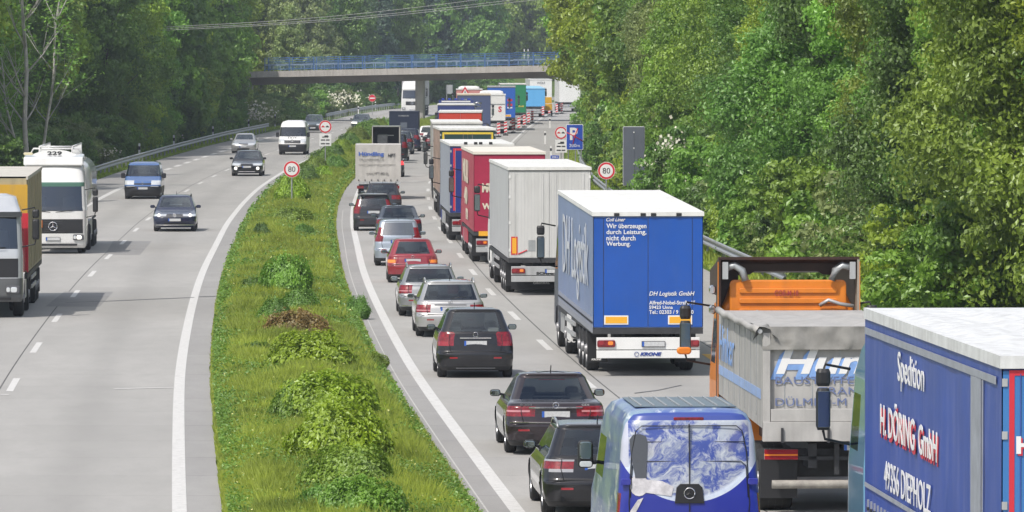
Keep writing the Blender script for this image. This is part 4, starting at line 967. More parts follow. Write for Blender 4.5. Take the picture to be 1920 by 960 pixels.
# T1 ------------- blue curtain-sider, right edge
DB = M('curtain_royal_blue', (.025, .068, .33), .42, var=.12, scale=.7, bump=.10, dirt=.32, dirtcol=(.20, .22, .45)); DBR = M('door_bright_blue', (.045, .19, .48), .38, coat=.3, var=.06, scale=1)
GREYS = M('curtain_grey_band', (.30, .32, .36), .6, var=.15, scale=3); LETW = M('lettering_white', (.80, .80, .80), .5); LETR = M('lettering_red', (.60, .03, .05), .5)
xr = 5.555 + 1.275; RT1 = M('roof_tarpaulin_grey', (.66, .67, .67), .6, var=.12, scale=2.5, bump=.5, dirt=.5, dirtcol=(.38, .38, .37))
t = semi('blue curtain-sided lorry lettered Spedition, cut off by the right edge', (xr, 70.8, .002), math.atan(.0576), DB, DBR, roof=RT1, cabm=M('cab_light_blue', (.16, .36, .52), .35, coat=1, var=.06, scale=2), hooks=GREYS, rim_h=.14, cabH=3.7, seed=3, bumper=DBR, roofrip=.035, grille=M('cab_red_trim', (.45, .05, .07), .4, coat=1), zr=1.2)
X = -1.275 - .02
text(t, 'Spedition', 2.75, .50, (X, 9.71, 3.10), 'left', LETW, bold=.005)
for off, mt, dx in ((.0, LETW, -.008), (-.05, LETR, 0)):
    text(t, 'H. DÖRING', 3.7, .49 if True else .41, (X + dx, 11.56 + off, 2.42 + off), 'left', mt, bold=.015); text(t, 'GmbH', 1.87, .38, (X + dx, 7.47 + off, 2.42 + off), 'left', mt, bold=.015)
text(t, '49356 DIEPHOLZ', 4.88, .38, (X, 11.17, 1.72), 'left', LETW, bold=.005)
m = MB(); m.bx(X - .004, X + .004, .35, 13.45, 3.66, 3.75, GREYS); m.bx(X - .006, X + .004, 1.64, 2.50, 1.25, 3.655, GREYS); m.bx(X - .006, X + .004, 1.46, 1.52, 1.25, 3.655, GREYS); m.bx(X - .004, X + .004, .35, 13.45, 1.60, 1.66, GREYS); m.build('curtain_band', t)
m = MB(); m.bx(-1.19, -1.13, -.012, -.005, 1.4, 3.84, LETR); m.bx(-1.129, 1.03, -.012, -.005, 3.78, 3.84, LETR); m.bx(.95, 1.03, -.012, -.005, 1.4, 3.639, LETR); m.build('door_frame_stripe', t)
text(t, 'H', .20, .20, (-1.09, -.014, 2.87), 'rear', LETR, bold=.04); text(t, 'H', .20, .20, (-1.11, -.018, 2.89), 'rear', LETW, bold=.04)
# T3 ------------- blue Krone-type trailer
KB = M('curtain_logistik_blue', (.20, .28, .50), .30, var=.08, scale=.6, dirt=.3, dirtcol=(.30, .33, .42)); KBR = M('door_logistik_blue', (.006, .080, .40), .38, coat=.35, var=.08, scale=.8, dirt=.22, dirtcol=(.04, .10, .28))  # sky glare on the side curtain is put into its paler blue
th = math.atan(.052)
t = semi('blue DH Logistik lorry with white rear bumper, ahead of the orange dump truck', (3.15, 144.3, .002), th, KB, KBR, Hr=3.80, Hf=4.02, zr=1.12, zf=1.26, cabm=M('cab_grey_dark', (.08, .09, .11), .4), hooks=GREYS, bumper=WHITE, rods=False, refl=(-.74, .74), seed=5, skirt=None, flap=BLACK)
z0, hh = 3.80, 165.
def rt(s, x0p, x1p, basep, h, sh=0, bd=.015): text(t, s, (x1p - x0p) / 166.3, h, ((x0p - 518) / 166.3 - 1.275, -.012, z0 - (basep - 303) / hh), 'rear', LETW, shear=sh, bold=bd)
rt('Coil Liner', 568, 642, 338, .085, .3); rt('Wir überzeugen', 569, 723, 370, .145); rt('durch Leistung,', 569, 723, 392, .135); rt('nicht durch', 569, 681, 411, .115); rt('Werbung.', 569, 662, 437, .135)
rt('DH Logistik GmbH', 734, 909, 627, .13, .25, .01); rt('Alfred-Nobel-Straße 15', 734, 912, 656, .09); rt('59423 Unna', 734, 825, 673, .08); rt('Tel.: 02303 / 9 42 100', 734, 905, 692, .09)
m = MB()
for xp in (558, 900): x = (xp - 518) / 166.3 - 1.275; m.bx(x - .006, x + .006, -.008, -.003, 1.15, 3.66, BLACK)
m.build('panel_gap', t)
m = MB()
for xp in (608, 710, 750, 848): x = (xp - 518) / 166.3 - 1.275; m.bx(x - .06, x + .06, -.06, -.045, 3.71, 3.78, BLACK)
m.build('roof_catch', t)
DBL = M('lettering_dark_blue', (.02, .05, .28), .5)
text(t, 'KRONE', .50, .085, (-.19, -.058, .475), 'rear', DBL, shear=.3, bold=.05); ringbadge(t, -.27, -.052, .515, .05, 'rear', DBL)
text(t, 'KRONE', .24, .045, (-1.18, 2.09, .27), 'rear', LETW, shear=.3, bold=.04); text(t, 'SC', .2, .12, (-1.22, 10.58, .30), 'rear', LETW, bold=.04)
text(t, 'DH Logistik', 9.8, 1.92, (-1.275 - .022, 11.3, 1.56), 'left', M('lettering_pale_grey', (.55, .58, .62), .6, var=.12, scale=2), bold=.0)
MB().bx(-1.30, -1.24, 8.2, 9.6, .45, 1.05, WHITE).build('side_box', t)
# T4 ------------- plain white/grey trailer
GW1 = M('curtain_light_grey', (.52, .53, .54), .5, var=.05, scale=.8, dirt=.25, dirtcol=(.35, .35, .34)); WD = M('door_white_grey', (.62, .62, .61), .45, var=.06, scale=.6, dirt=.4, dirtcol=(.4, .4, .38))
t = semi('plain light grey lorry with ribbed rear doors, behind the crimson lorry', (1.17, 193.3, .002), math.atan(.047), GW1, WD, cabm=WHITE, seed=8, skirt=None, Hr=3.97, frame=WHITE, flap=BLACK)
m = MB()
for k in range(24): x = -1.2 + k * .104; m.bx(x - .004, x + .004, -.010, -.003, 1.2, 3.82, GW1)
m.build('door_rib', t)
m = MB(); m.bx(-1.2, -1.0, -.016, -.011, 1.26, 1.82, REFLR); m.bx(-1.165, -1.035, -.020, -.016, 1.30, 1.78, REFLO); m.build('reflector_plate', t)
MB().bx(-.66, -.45, -.018, -.011, 1.38, 1.71, GREYM).build('document_box', t); MB().bx(-1.27, 1.27, -.03, .01, 3.86, 3.90, BLACK).build('roof_seal', t)
text(t, 'SCHMITZ', .78, .085, (-.42, -.038, .64), 'rear', BLACK, bold=.05, shear=.0)
MB().bx(-1.1, 1.1, 1.9, 1.93, .12, .55, BLACK).build('spray_guard', t)
text(t, 'SCHMITZ', .52, .08, (-.42, 1.895, .38), 'rear', LETW, bold=.05); text(t, 'CARGOBULL', .52, .07, (-.42, 1.895, .28), 'rear', LETW, bold=.04)
MB().tube([(-.98, -.014, 1.28), (-.70, -.014, 1.40)], .02, LETR, 5).build('warning_arrow', t)
# T5 ------------- crimson tarpaulin lorry
CR = M('tarpaulin_crimson_side', (.42, .06, .09), .6, var=.12, scale=1, dirt=.3, dirtcol=(.45, .20, .20)); CRR = M('tarpaulin_crimson', (.36, .018, .06), .5, var=.10, scale=1.4, bump=.35)
t = semi('crimson red tarpaulin lorry with cream roof and cream letters', (-.09, 222.6, .002), math.atan(.04), CR, CRR, roof=M('roof_cream', (.74, .70, .62), .6, var=.05, scale=1), doors=False, seed=11, cabm=CRR, bumper=ALU, skirt=CR)
CRM = M('lettering_cream', (.68, .62, .50), .55)
text(t, 'MU', .42, .33, (-.98, -.016, 2.55), 'rear', CRM, bold=.05); text(t, 'WV', .5, .22, (-.98, -.016, 1.95), 'rear', CRM, bold=.05)
text(t, 'MULI', 6, .85, (-1.297, 11.5, 2.75), 'left', CRM, bold=.05); text(t, '40', 3.8, .65, (-1.297, 10.0, 1.95), 'left', CRM, bold=.05)
text(t, 'm', 2.2, .4, (-1.297, 8.0, 1.42), 'left', CRM, bold=.05)
MB().bx(-1.1, -.4, -.03, -.018, 1.0, 1.17, REFLO).bx(.4, 1.1, -.03, -.018, 1.0, 1.17, REFLO).build('reflector_plate', t)
# T6 ------------- navy with red frame
SG = M('curtain_silver_grey', (.40, .43, .50), .4, var=.06, scale=.6, dirt=.2, dirtcol=(.3, .3, .35)); NV = M('door_navy', (.018, .035, .20), .4, coat=.3)
t = semi('navy blue lorry with a red frame painted on its rear and grey side curtain', (-1.2, 249.0, .002), math.atan(.04), SG, NV, Hr=3.92, Hf=3.92, seed=14, cabm=NV, bumper=ALU, skirt=ALU)
m = MB(); m.bx(-1.15, -1.06, -.012, -.005, 1.25, 3.74, LETR); m.bx(-1.059, 1.06, -.012, -.005, 3.65, 3.74, LETR); m.bx(1.06, 1.15, -.012, -.005, 1.25, 3.74, LETR); m.build('door_frame_stripe', t)
text(t, 'M', .22, .2, (-.62, -.014, 2.86), 'rear', LETW, bold=.03)
for k in range(5): text(t, 'MULOT'[k], .10, .1, (-.52, -.014, 2.6 - k * .17), 'rear', LETW, bold=.03)
MB().cyl((-.62, -.004, 1.45), (-.62, -.02, 1.45), .17, .17, LETW, 16).build('round_emblem', t)
MB().rbox((-.85, -.08, .80), (.18, .04, .18), .08, RED, 1).rbox((-.62, -.08, .80), (.18, .04, .18), .08, RED, 1).build('tail_light', t)
m = MB()
for x in (-.65, -.25, -.05, .35): m.bx(x - .07, x + .07, -.06, -.045, 3.9, 3.99, BLACK)
m.build('roof_catch', t)
# T7 ------------- dark green rear with yellow frame
PK = M('curtain_picture_brown', (.42, .30, .25), .5, var=.5, scale=1.2); GN = M('door_dark_green', (.018, .05, .045), .4)
t = semi('lorry with dark green rear framed in yellow and a brownish pictured side', (-2.02, 285.0, .002), math.atan(.035), PK, GN, Hr=4.12, Hf=4.08, seed=17, simple=True, bumper=ALU)
m = MB(); YL = M('lettering_yellow', (.75, .55, .05), .5)
m.bx(-1.16, -1.08, -.012, -.005, 1.5, 3.94, YL); m.bx(-1.079, 1.08, -.012, -.005, 3.85, 3.94, YL); m.bx(1.08, 1.16, -.012, -.005, 1.5, 3.94, YL); m.build('door_frame_stripe', t)
# T8 ------------- light grey
t = semi('pale grey lorry with white roof edge, mostly hidden behind the yellow-framed one', (-2.80, 319.0, ZR(319)), math.atan(.02), M('curtain_beige_grey', (.50, .49, .46), .5, var=.15, scale=.8), WD, seed=20, simple=True)
# T9 ------------- red rear
t = semi('lorry with bright red rear and white roof edge', (PX(863, 370), 370, ZR(370)), math.atan(0.0), WD, M('door_bright_red', (.55, .05, .025), .45), seed=22, simple=True, far=True, roofrip=0, Hr=3.95, Hf=3.95, roof=WHITE, L=9)
# T10 ------------ blue cab/bus with light bar
NB = M('paint_deep_blue', (.03, .05, .20), .4, coat=.6)
t = semi('blue lorry with a light bar and chrome horns on its roof', (PX(855, 432), 432, ZR(432)), -yawA(432), NB, NB, seed=24, simple=True, far=True, roofrip=0, L=9, Hr=3.75, Hf=3.75, roof=WHITE)
m = MB(); m.bx(-1.2, 1.2, .02, .25, 3.80, 4.02, NB); m.bx(-1.0, 1.0, -.0, .02, 3.86, 3.96, WHITE)
for k in range(5): m.rbox((-.9 + k * .45, .13, 4.08), (.22, .2, .10), .03, M('beacon_blue', (.02, .06, .5), .2, coat=1), 1)
m.build('light_bar', t)
MB().tube([(1.2, .1, 3.7), (1.45, .1, 3.85), (1.7, .1, 3.78)], .06, CHROME).tube([(1.3, .1, 3.6), (1.7, .1, 3.55), (1.75, .1, 3.85)], .05, CHROME).build('air_horn', t)
# T11..T18
t = semi('slate blue lorry with beige roof edge, beside the red and white barriers', (PX(889, 481), 481, ZR(481)), 0.012, M('curtain_slate', (.07, .095, .19), .5), M('door_slate', (.075, .10, .20), .5), seed=26, simple=True, far=True, roofrip=0, roof=M('roof_beige', (.62, .54, .42), .6))
text(t, 'TRAILOR', .45, .10, (-1.0, -.014, 3.5), 'rear', LETW, bold=.03)
t = semi('pinkish red lorry just showing behind the slate blue one, under the warning triangle', (PX(880, 610), 610, ZR(610)), 0.012, M('curtain_pink', (.62, .26, .25), .5), M('door_pink', (.62, .26, .25), .5), seed=28, simple=True, far=True, roofrip=0, L=6, Hr=3.5, Hf=3.5)
t = semi('white lorry marked with a red S, beside the slate blue lorry', (PX(921, 545), 545, ZR(545)), 0.0, WHITE, WHITE, seed=30, simple=True, far=True, roofrip=0, L=7, W=2.5, Hr=3.45, Hf=3.45, roof=WHITE)
text(t, 'S', .3, .5, (.62, -.02, 1.9), 'rear', LETR, bold=.03); MB().bx(-1.2, 1.2, -.03, -.01, 2.55, 2.62, GREYM).build('trim_strip', t)
BB = M('door_bright_blue_far', (.02, .12, .50), .45)
t = semi('bright blue lorry with red blocks on its rear, beside the green one', (PX(940, 566), 566, ZR(566)), .0, M('curtain_brown_grey', (.22, .20, .20), .5), BB, seed=32, simple=True, far=True, roofrip=0, roof=M('roof_grey_far', (.40, .40, .40), .6), refl=(.6,))
m = MB(); m.bx(.55, 1.0, -.015, -.005, 2.65, 2.85, LETR); m.bx(.55, 1.0, -.015, -.005, 2.20, 2.42, LETR); m.bx(.55, 1.0, -.015, -.005, 2.0, 2.12, LETW); m.build('lettering_block', t)
text(t, 'TRANS', .45, .12, (-.9, -.014, 3.45), 'rear', LETW, bold=.03)
t = semi('green lorry with yellow lettering and white roof, beyond the bright blue one', (PX(962, 612), 612, ZR(612)), .012, M('curtain_pale_brown', (.38, .35, .30), .5), M('door_green', (.015, .22, .09), .5), seed=34, simple=True, far=True, roofrip=0)
text(t, 'PLUS', .5, .16, (.55, -.014, 1.7), 'rear', YL, bold=.04)
# light blue tipper
d = 680
t = semi('light blue tipper lorry with covered load, in front of the white far lorry', (PX(1000, d), d, ZR(d)), .02, M('curtain_sky_blue', (.10, .38, .72), .5), M('door_sky_blue', (.12, .42, .78), .5), seed=36, simple=True, far=True, roofrip=0, L=6.5, Hr=3.15, Hf=3.15, roof=M('tarp_sky_blue', (.25, .50, .72), .6), cabm=NB, cabH=3.1)
m = MB(); m.add([(-1.25, -.05, 3.14), (1.25, -.05, 3.14), (1.25, 6.4, 3.14), (-1.25, 6.4, 3.14), (-.7, .5, 3.38), (.7, .5, 3.38), (.7, 6, 3.38), (-.7, 6, 3.38)], [(0, 1, 5, 4), (1, 2, 6, 5), (2, 3, 7, 6), (3, 0, 4, 7), (4, 5, 6, 7)], M('tarp_sky_blue')); m.build('load_cover', t)
t = semi('white trailer lorry with grey lettering on its rear, far right under the trees', (PX(1014, 714), 714, ZR(714)), .035, M('curtain_white_far', (.55, .56, .55), .5), WHITE, seed=38, simple=True, far=True, roofrip=0)
text(t, 'WOLF', .95, .28, (-.45, -.014, 3.42), 'rear', M('lettering_grey', (.22, .22, .24), .5), bold=.03)
t = semi('white lorry farthest to the right, mostly hidden behind leaves', (PX(1068, 742), 742, ZR(742)), .03, WHITE, WHITE, seed=40, simple=True, far=True, roofrip=0)
# small yellow roadwork vehicle
d = 690
t = thing('roadwork_trailer', 'small yellow roadwork trailer standing between the barriers beside the light blue tipper', 'trailer', (PX(1026, d), d, ZR(d)), 0)
m = MB(); m.rbox((0, .8, 1.0), (1.1, 1.5, .7), .1, M('paint_roadwork_yellow', (.75, .42, .02), .45), 1); m.build('body', t); MB().rbox((0, .1, 1.75), (1.0, .06, .7), .06, M('paint_roadwork_yellow'), 1).build('arrow_board', t)
for s in (-1, 1): wheel(t, s * .5, .8, .3, .18, simple=True)

# ------------------------------------------------------------------ T2: orange dump truck
d = 100.6; th = math.atan(.050)
t = thing('dump_truck', 'orange dump truck with a dirty white tipping body under a grey tarpaulin', 'dump truck', (5.29, d, .002), th, LOR)
OR = M('paint_orange', (.75, .22, .012), .45, coat=.3, var=.08, scale=1.5, dirt=.2, dirtcol=(.25, .10, .03)); ORD = M('paint_orange_shaded', (.045, .018, .012), .5, var=.4, scale=1.5)  # near-black orange: the shade inside the fairing is put into the colour
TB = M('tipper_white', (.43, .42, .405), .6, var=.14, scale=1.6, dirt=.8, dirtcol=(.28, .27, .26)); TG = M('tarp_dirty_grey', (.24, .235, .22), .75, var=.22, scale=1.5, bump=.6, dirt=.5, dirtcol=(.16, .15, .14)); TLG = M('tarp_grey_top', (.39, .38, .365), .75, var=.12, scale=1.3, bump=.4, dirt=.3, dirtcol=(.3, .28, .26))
SK = M('lettering_sky', (.22, .38, .72), .6, var=.2, scale=5); GL = M('lettering_blue_grey', (.14, .18, .34), .65, var=.1, scale=4)
hw = 1.25; L = 8.5
m = MB(); V = [(-hw, 0, 1.40), (hw, 0, 1.40), (hw, L, 1.50), (-hw, L, 1.50), (-hw, .0, 3.0), (hw, .0, 3.0), (hw, L, 2.90), (-hw, L, 2.90)]
m.add(V, [(0, 3, 2, 1), (0, 4, 7, 3), (1, 2, 6, 5), (2, 3, 7, 6), (4, 5, 6, 7)], TB)
for k in range(1, 8):
    y = L * k / 8; m.bx(-hw - .012, -hw + .01, y - .008, y + .008, 1.55, 2.98, GREYM)
m.build('tipping_body', t)
m = MB(); m.bx(-hw, hw, -.06, -.002, 1.62, 2.72, TB)
for x in (-.9, -.45, 0, .45, .9): m.bx(x - .008, x + .008, -.068, -.058, 1.65, 2.70, GREYM)
for s in (-1, 1): m.bx(s * 1.2 - .06, s * 1.2 + .06, -.16, -.061, 1.30, 2.95, TB)
m.bx(-1.13, 1.13, -.16, -.061, 1.52, 1.72, TB); m.bx(-1.26, 1.26, -.20, -.03, 1.20, 1.515, TB); tg = m.build('tailgate', t, bevel=.01)
m = MB()
for x in (-.95, -.2, .55): m.bx(x - .02, x + .02, -.24, -.2, 1.18, 1.42, FRAME)
m.build('gate_latch', tg)
def gt(s, x, wd, h, z, mt, sh=0, bd=.02, dy=0, dz=0): text(t, s, wd, h, (x + dz, -.075 - dy, z - dz), 'rear', mt, shear=sh, bold=bd)
for k in range(7): text(t, 'Hunk', 1.95, .40, (-1.06 - .012 * k, -.068 - .001 * (7 - k), 2.26 - .012 * k), 'rear', SK, shear=.25, bold=.04)
text(t, 'Hunk', 1.95, .40, (-1.04, -.080, 2.28), 'rear', LETW, shear=.25, bold=.03)
text(t, 'BAUSTOFFE S', 1.45, .12, (-1.05, -.078, 2.12), 'rear', GL); text(t, 'TRANSP', .9, .12, (-.35, -.078, 1.95), 'rear', GL); text(t, 'DÜLMEN-M', 1.15, .15, (-1.05, -.078, 1.77), 'rear', GL)
m = MB(); m.bx(-hw - .010, -hw - .003, .3, L - .1, 1.86, 2.02, M('stripe_pale_blue', (.30, .42, .68), .6, var=.15, scale=4)); m.build('side_stripe', t)
text(t, 'Hinker', 3.0, .62, (-hw - .02, L - .35, 2.12), 'left', SK, shear=.2)
# tarpaulin: top sheet, hanging rear flap, rolled edge tube on the left
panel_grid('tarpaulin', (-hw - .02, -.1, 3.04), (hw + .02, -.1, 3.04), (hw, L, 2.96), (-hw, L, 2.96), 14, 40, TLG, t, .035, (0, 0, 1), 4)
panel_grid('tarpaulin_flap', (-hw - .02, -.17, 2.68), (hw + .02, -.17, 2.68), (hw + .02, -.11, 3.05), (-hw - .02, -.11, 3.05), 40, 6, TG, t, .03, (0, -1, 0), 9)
m = MB(); m.tube([(-hw - .06, -.1 + k * .8, 2.98 + .02 * math.sin(k * 2.1)) for k in range(11)], .06, TLG, 8); m.cyl((-hw - .06, -.2, 2.98), (-hw - .06, -.1, 2.98), .04, .04, ALU, 10); m.build('tarpaulin_roll', t)
m = MB(); V = []
rs = np.random.RandomState(3)
for k in range(9):
    a = k / 8 * math.pi; V += [(-hw + .02 + .16 * math.cos(a) + .03 * rs.randn(), -.22 + .03 * rs.randn(), 2.86 + .16 * math.sin(a) + .03 * rs.randn()), (-hw + .10, .25 + .05 * rs.randn(), 3.08)]
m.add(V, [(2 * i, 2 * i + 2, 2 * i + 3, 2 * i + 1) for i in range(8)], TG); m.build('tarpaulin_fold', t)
m = MB(); m.bx(-.5, -.36, .1, 10.8, .75, 1.15, FRAME); m.bx(.36, .5, .1, 10.8, .75, 1.15, FRAME); m.bx(-1.1, 1.1, .3, .5, .95, 1.05, FRAME); m.bx(-1.05, 1.05, 1.0, 5.0, .55, .9, FRAME)
m.bx(-.08, .0, .05, .15, .65, 1.15, FRAME); m.bx(-.9, 1.0, .1, .16, .88, .94, FRAME); m.bx(.5, .56, .1, .16, .55, 1.1, FRAME); m.build('chassis', t)
MB().cyl((-1.1, -.05, .50), (1.1, -.05, .50), .07, .07, M('bar_dirty', (.30, .28, .25), .7, var=.3, scale=6), 12).build('underrun_bar', t)
for s in (-1, 1):
    MB().bx(s * .95 - .27, s * .95 + .27, -.03, .03, .90, 1.06, REDDK).bx(s * .95 - .27, s * .95 + .27, -.034, -.031, .96, .985, ORANGE).build('tail_light', t)
    MB().bx(s * .95 - .30, s * .95 + .30, .35, .38, .25, .88, BLACK).build('mud_flap', t)
plate(t, .33, -.02, 1.10, 'rear', txt='COE MA')
for y in (1.3, 2.65): axle(t, y, 2.5, .5, dual=True)
axle(t, 9.85, 2.45, .5)
# cab seen from behind
y0 = 8.95; cy = .0
cab(t, y0, y0 + 2.1, OR, 3.45, bumper=OR, wheels=(9.85,))
m = MB(); m.rbox((0, y0 - .03, 2.82), (2.05, .05, 1.32), .08, OR, 1)
for z in (2.75, 2.93, 3.11, 3.29): m.rbox((0, y0 - .075, z), (1.72, .03, .09), .03, OR, 1)
m.build('cab_back_panel', t)
text(t, 'COE-M 18', .42, .10, (-.24, y0 - .10, 3.20), 'rear', M('lettering_dull_red', (.40, .06, .05), .6), bold=.01)
# roof fairing: hollow shell of top and cheeks, dark inside
m = MB(); F0, F1 = y0 - .25, y0 + 1.6
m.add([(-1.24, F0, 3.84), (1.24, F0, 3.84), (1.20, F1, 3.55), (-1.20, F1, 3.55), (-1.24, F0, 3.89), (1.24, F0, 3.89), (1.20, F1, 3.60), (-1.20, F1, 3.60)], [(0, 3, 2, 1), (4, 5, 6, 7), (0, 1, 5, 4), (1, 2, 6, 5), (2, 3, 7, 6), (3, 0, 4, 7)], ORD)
for s in (-1, 1):
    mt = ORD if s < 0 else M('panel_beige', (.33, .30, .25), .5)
    m.prism([(F0, 1.2), (F0 + .45, 1.2), (F0 + .5, 3.2), (F1, 3.2), (F1, 3.6), (F0, 3.85)], 0, s * 1.22 - .02, s * 1.22 + .02, mt); m.bx(s * 1.245 - .005, s * 1.245 + .005, F0 - .01, F0 + .1, 1.2, 3.8, OR)
    m.prism([(s * 1.20, 2.0), (s * .98, 2.0), (s * .98, 3.3), (s * .85, 3.48), (s * .85, 3.60), (s * 1.20, 3.80)], 1, F0 + .50, F0 + .55, mt)
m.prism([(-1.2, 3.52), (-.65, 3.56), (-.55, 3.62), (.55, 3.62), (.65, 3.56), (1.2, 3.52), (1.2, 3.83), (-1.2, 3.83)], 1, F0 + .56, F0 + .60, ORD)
m.build('roof_fairing', t)
for s in (-1, 1): MB().tube([(s * 1.08, F0 + .1, 3.70), (s * .95, F0 + .1, 3.74), (s * .82, F0 + .1, 3.65), (s * .76, F0 + .1, 3.47)], .07, GREYM, 6).bx(s * 1.12 - .05, s * 1.12 + .05, F0, F0 + .1, 3.50, 3.80, ALU).build('fairing_bracket', t)
MB().tube([(.55, y0 - .14, 3.03), (.70, y0 - .18, 3.13), (.9, y0 - .15, 3.06), (1.15, y0 - .12, 3.02)], .035, ALU, 6).build('air_hose', t)
mirrors_truck(t, y0 + 1.7, 2.40, 1.25, BLACK, ext=.42)
for z in (2.55, 2.90): MB().rbox((-1.31, y0 + .2, z + .4), (.12, .12, .16), .05, CHROME, 1).build('side_lamp', t)
MB().rbox((-1.70, y0 + 1.62, 2.16), (.26, .10, .13), .06, M('paint_orange'), 1).build('wing_mirror', t)

# ------------------------------------------------------------------ tarpaulin van (Hündling)
d = 320.5; l, rz = rear_at(709, d)
t = thing('tarpaulin_van', 'small flatbed van under a creased light grey tarpaulin lettered Hündling, in the left lane', 'van', l, rz, 'vans queueing in the jam')
TC = M('tarpaulin_light_grey', (.50, .48, .46), .7, var=.10, scale=1.5, bump=.5, dirt=.35, dirtcol=(.38, .36, .33))
W = 2.33; hw = W / 2
m = MB(); m.bx(-hw + .02, hw - .02, .02, 4.3, .98, 2.78, TC); m.build('load_frame', t)
panel_grid('tarpaulin', (-hw, -.005, .92), (hw, -.005, .92), (hw, .0, 2.80), (-hw, .0, 2.80), 30, 20, TC, t, .02, (0, -1, 0), 31)
panel_grid('tarpaulin', (-hw, 4.3, .92), (-hw, 0, .92), (-hw, 0, 2.80), (-hw, 4.3, 2.80), 30, 8, TC, t, .012, (-1, 0, 0), 33); panel_grid('tarpaulin', (hw, 0, .92), (hw, 4.3, .92), (hw, 4.3, 2.80), (hw, 0, 2.80), 30, 8, TC, t, .012, (1, 0, 0), 34)
panel_grid('tarpaulin', (-hw, 0, 2.80), (hw, 0, 2.80), (hw, 4.3, 2.82), (-hw, 4.3, 2.82), 10, 20, TC, t, .012, (0, 0, 1), 35)
text(t, 'Hündling', 1.30, .26, (-1.0, -.035, 2.18), 'rear', M('lettering_mid_blue', (.06, .13, .45), .6), bold=.04); text(t, 'HPT', .40, .18, (.50, -.035, 2.17), 'rear', BLACK, bold=.02, shear=.2)
GR = M('lettering_mid_grey', (.22, .21, .20), .6)
text(t, 'TRANSPORTE', 1.3, .10, (-1.0, -.035, 2.0), 'rear', GR); text(t, 'www.HPT-MS.de', 1.15, .12, (-.62, -.035, 1.28), 'rear', GR, bold=.02); MB().bx(-1.0, .9, -.036, -.032, 1.76, 1.785, GR).build('line', t)
m = MB()
for k in range(7): x = -1.0 + k * .33; m.bx(x - .03, x + .03, -.05, -.03, .96, 1.02, BLACK)
m.build('tarpaulin_strap', t)
m = MB(); m.bx(-hw, hw, -.02, 4.3, .78, .92, ALU); m.bx(-.4, .4, .2, 6.2, .45, .775, FRAME); m.bx(-hw + .1, hw - .1, .0, .06, .55, .66, FRAME); m.build('chassis', t)
for s in (-1, 1): MB().bx(s * .92 - .17, s * .92 + .17, -.03, .02, .56, .70, RED).build('tail_light', t)
plate(t, 0, -.02, .68, 'rear')
for y in (1.3, 5.2): axle(t, y, 2.1, .35, .24)
cab(t, 4.4, 6.2, M('paint_cab_blue', (.05, .09, .20), .4, coat=1), 2.3, 2.0, zb=.4, windh=(1.3, 1.95), gr=(.7, .95), low=.6)
for s in (-1, 1): mirror(t, s * 1.0, 5.4, 1.5, BLACK, .22, .32, s)
# ------------------------------------------------------------------ open tarp trailer and its van
d = 414; l, rz = rear_at(723.5, d)
t = thing('tarpaulin_trailer', 'small trailer with an open dark tarpaulin back, left lane', 'trailer', l, rz)
DK = M('trailer_inside_dark', (.02, .022, .035), .8)
W = 1.85; hw = W / 2; m = MB()
m.bx(-hw, -hw + .05, 0, 3, .75, 2.4, TC); m.bx(hw - .05, hw, 0, 3, .75, 2.4, TC); m.bx(-hw, hw, 2.95, 3.0, .75, 2.4, DK); m.bx(-hw, hw, -.02, 3, 2.40, 2.46, M('roof_grey_green', (.28, .30, .28), .6)); m.bx(-hw, hw, 0, 3, .65, .75, ALU); m.build('box', t)
MB().bx(-hw, hw, -.03, .0, .75, 1.12, ALU).build('tailboard', t)
m = MB(); m.rbox((-.25, 1.2, 1.6), (.7, .8, .6), .1, M('load_grey', (.35, .35, .36), .6, var=.3), 1); m.bx(-.3, .5, .9, 1.0, 1.8, 1.86, ALU); m.build('load', t)
for s in (-1, 1): wheel(t, s * .9, 1.4, .3, .2, simple=True)
for s in (-1, 1): MB().bx(s * .8 - .1, s * .8 + .1, -.05, -.031, .6, .72, RED).build('tail_light', t)
l, rz = rear_at(738, 420.5)
t = car('mpv_car', 'black van-like car pulling the open tarpaulin trailer, seen along its right side', 'car', dict(kind='mpv', L=4.8, W=1.95, H=1.85, paint=P_BLK, belt=1.1, tail=(.9, 1.3, 5, JS0 + 1), nose=.85, tw=.8), l, rz, JAM)
# ------------------------------------------------------------------ navy box trailer
d = 471; l, rz = rear_at(757, d)
t = thing('box_trailer', 'tall navy box trailer with a pale emblem, far ahead in the left lane', 'trailer', l, rz)
NV2 = M('box_navy', (.012, .02, .05), .5, var=.1)
MB().bx(-1.1, 1.1, 0, 4, .6, 2.75, NV2).build('box', t, bevel=.03); MB().bx(-1.12, 1.12, -.02, 4.02, 2.75, 2.79, NV2).build('roof', t)
MB().bx(-.25, .25, -.012, -.002, 1.55, 1.95, M('emblem_grey', (.12, .14, .18), .5)).build('emblem', t); text(t, 'HUMBAUR', .8, .1, (-.4, -.01, 2.4), 'rear', M('emblem_pale', (.35, .37, .40), .5), bold=.03); text(t, 'eduard', .7, .22, (-.35, -.01, 1.0), 'rear', LETW, bold=.04)
MB().bx(-1.0, 1.0, .1, 4.0, .42, .6, FRAME).build('chassis', t)
for y in (1.6, 2.4):
    for s in (-1, 1): wheel(t, s * .9, y, .3, .2, simple=True)
for s in (-1, 1): MB().bx(s * .95 - .1, s * .95 + .1, -.03, -.003, .62, .78, RED).build('tail_light', t)

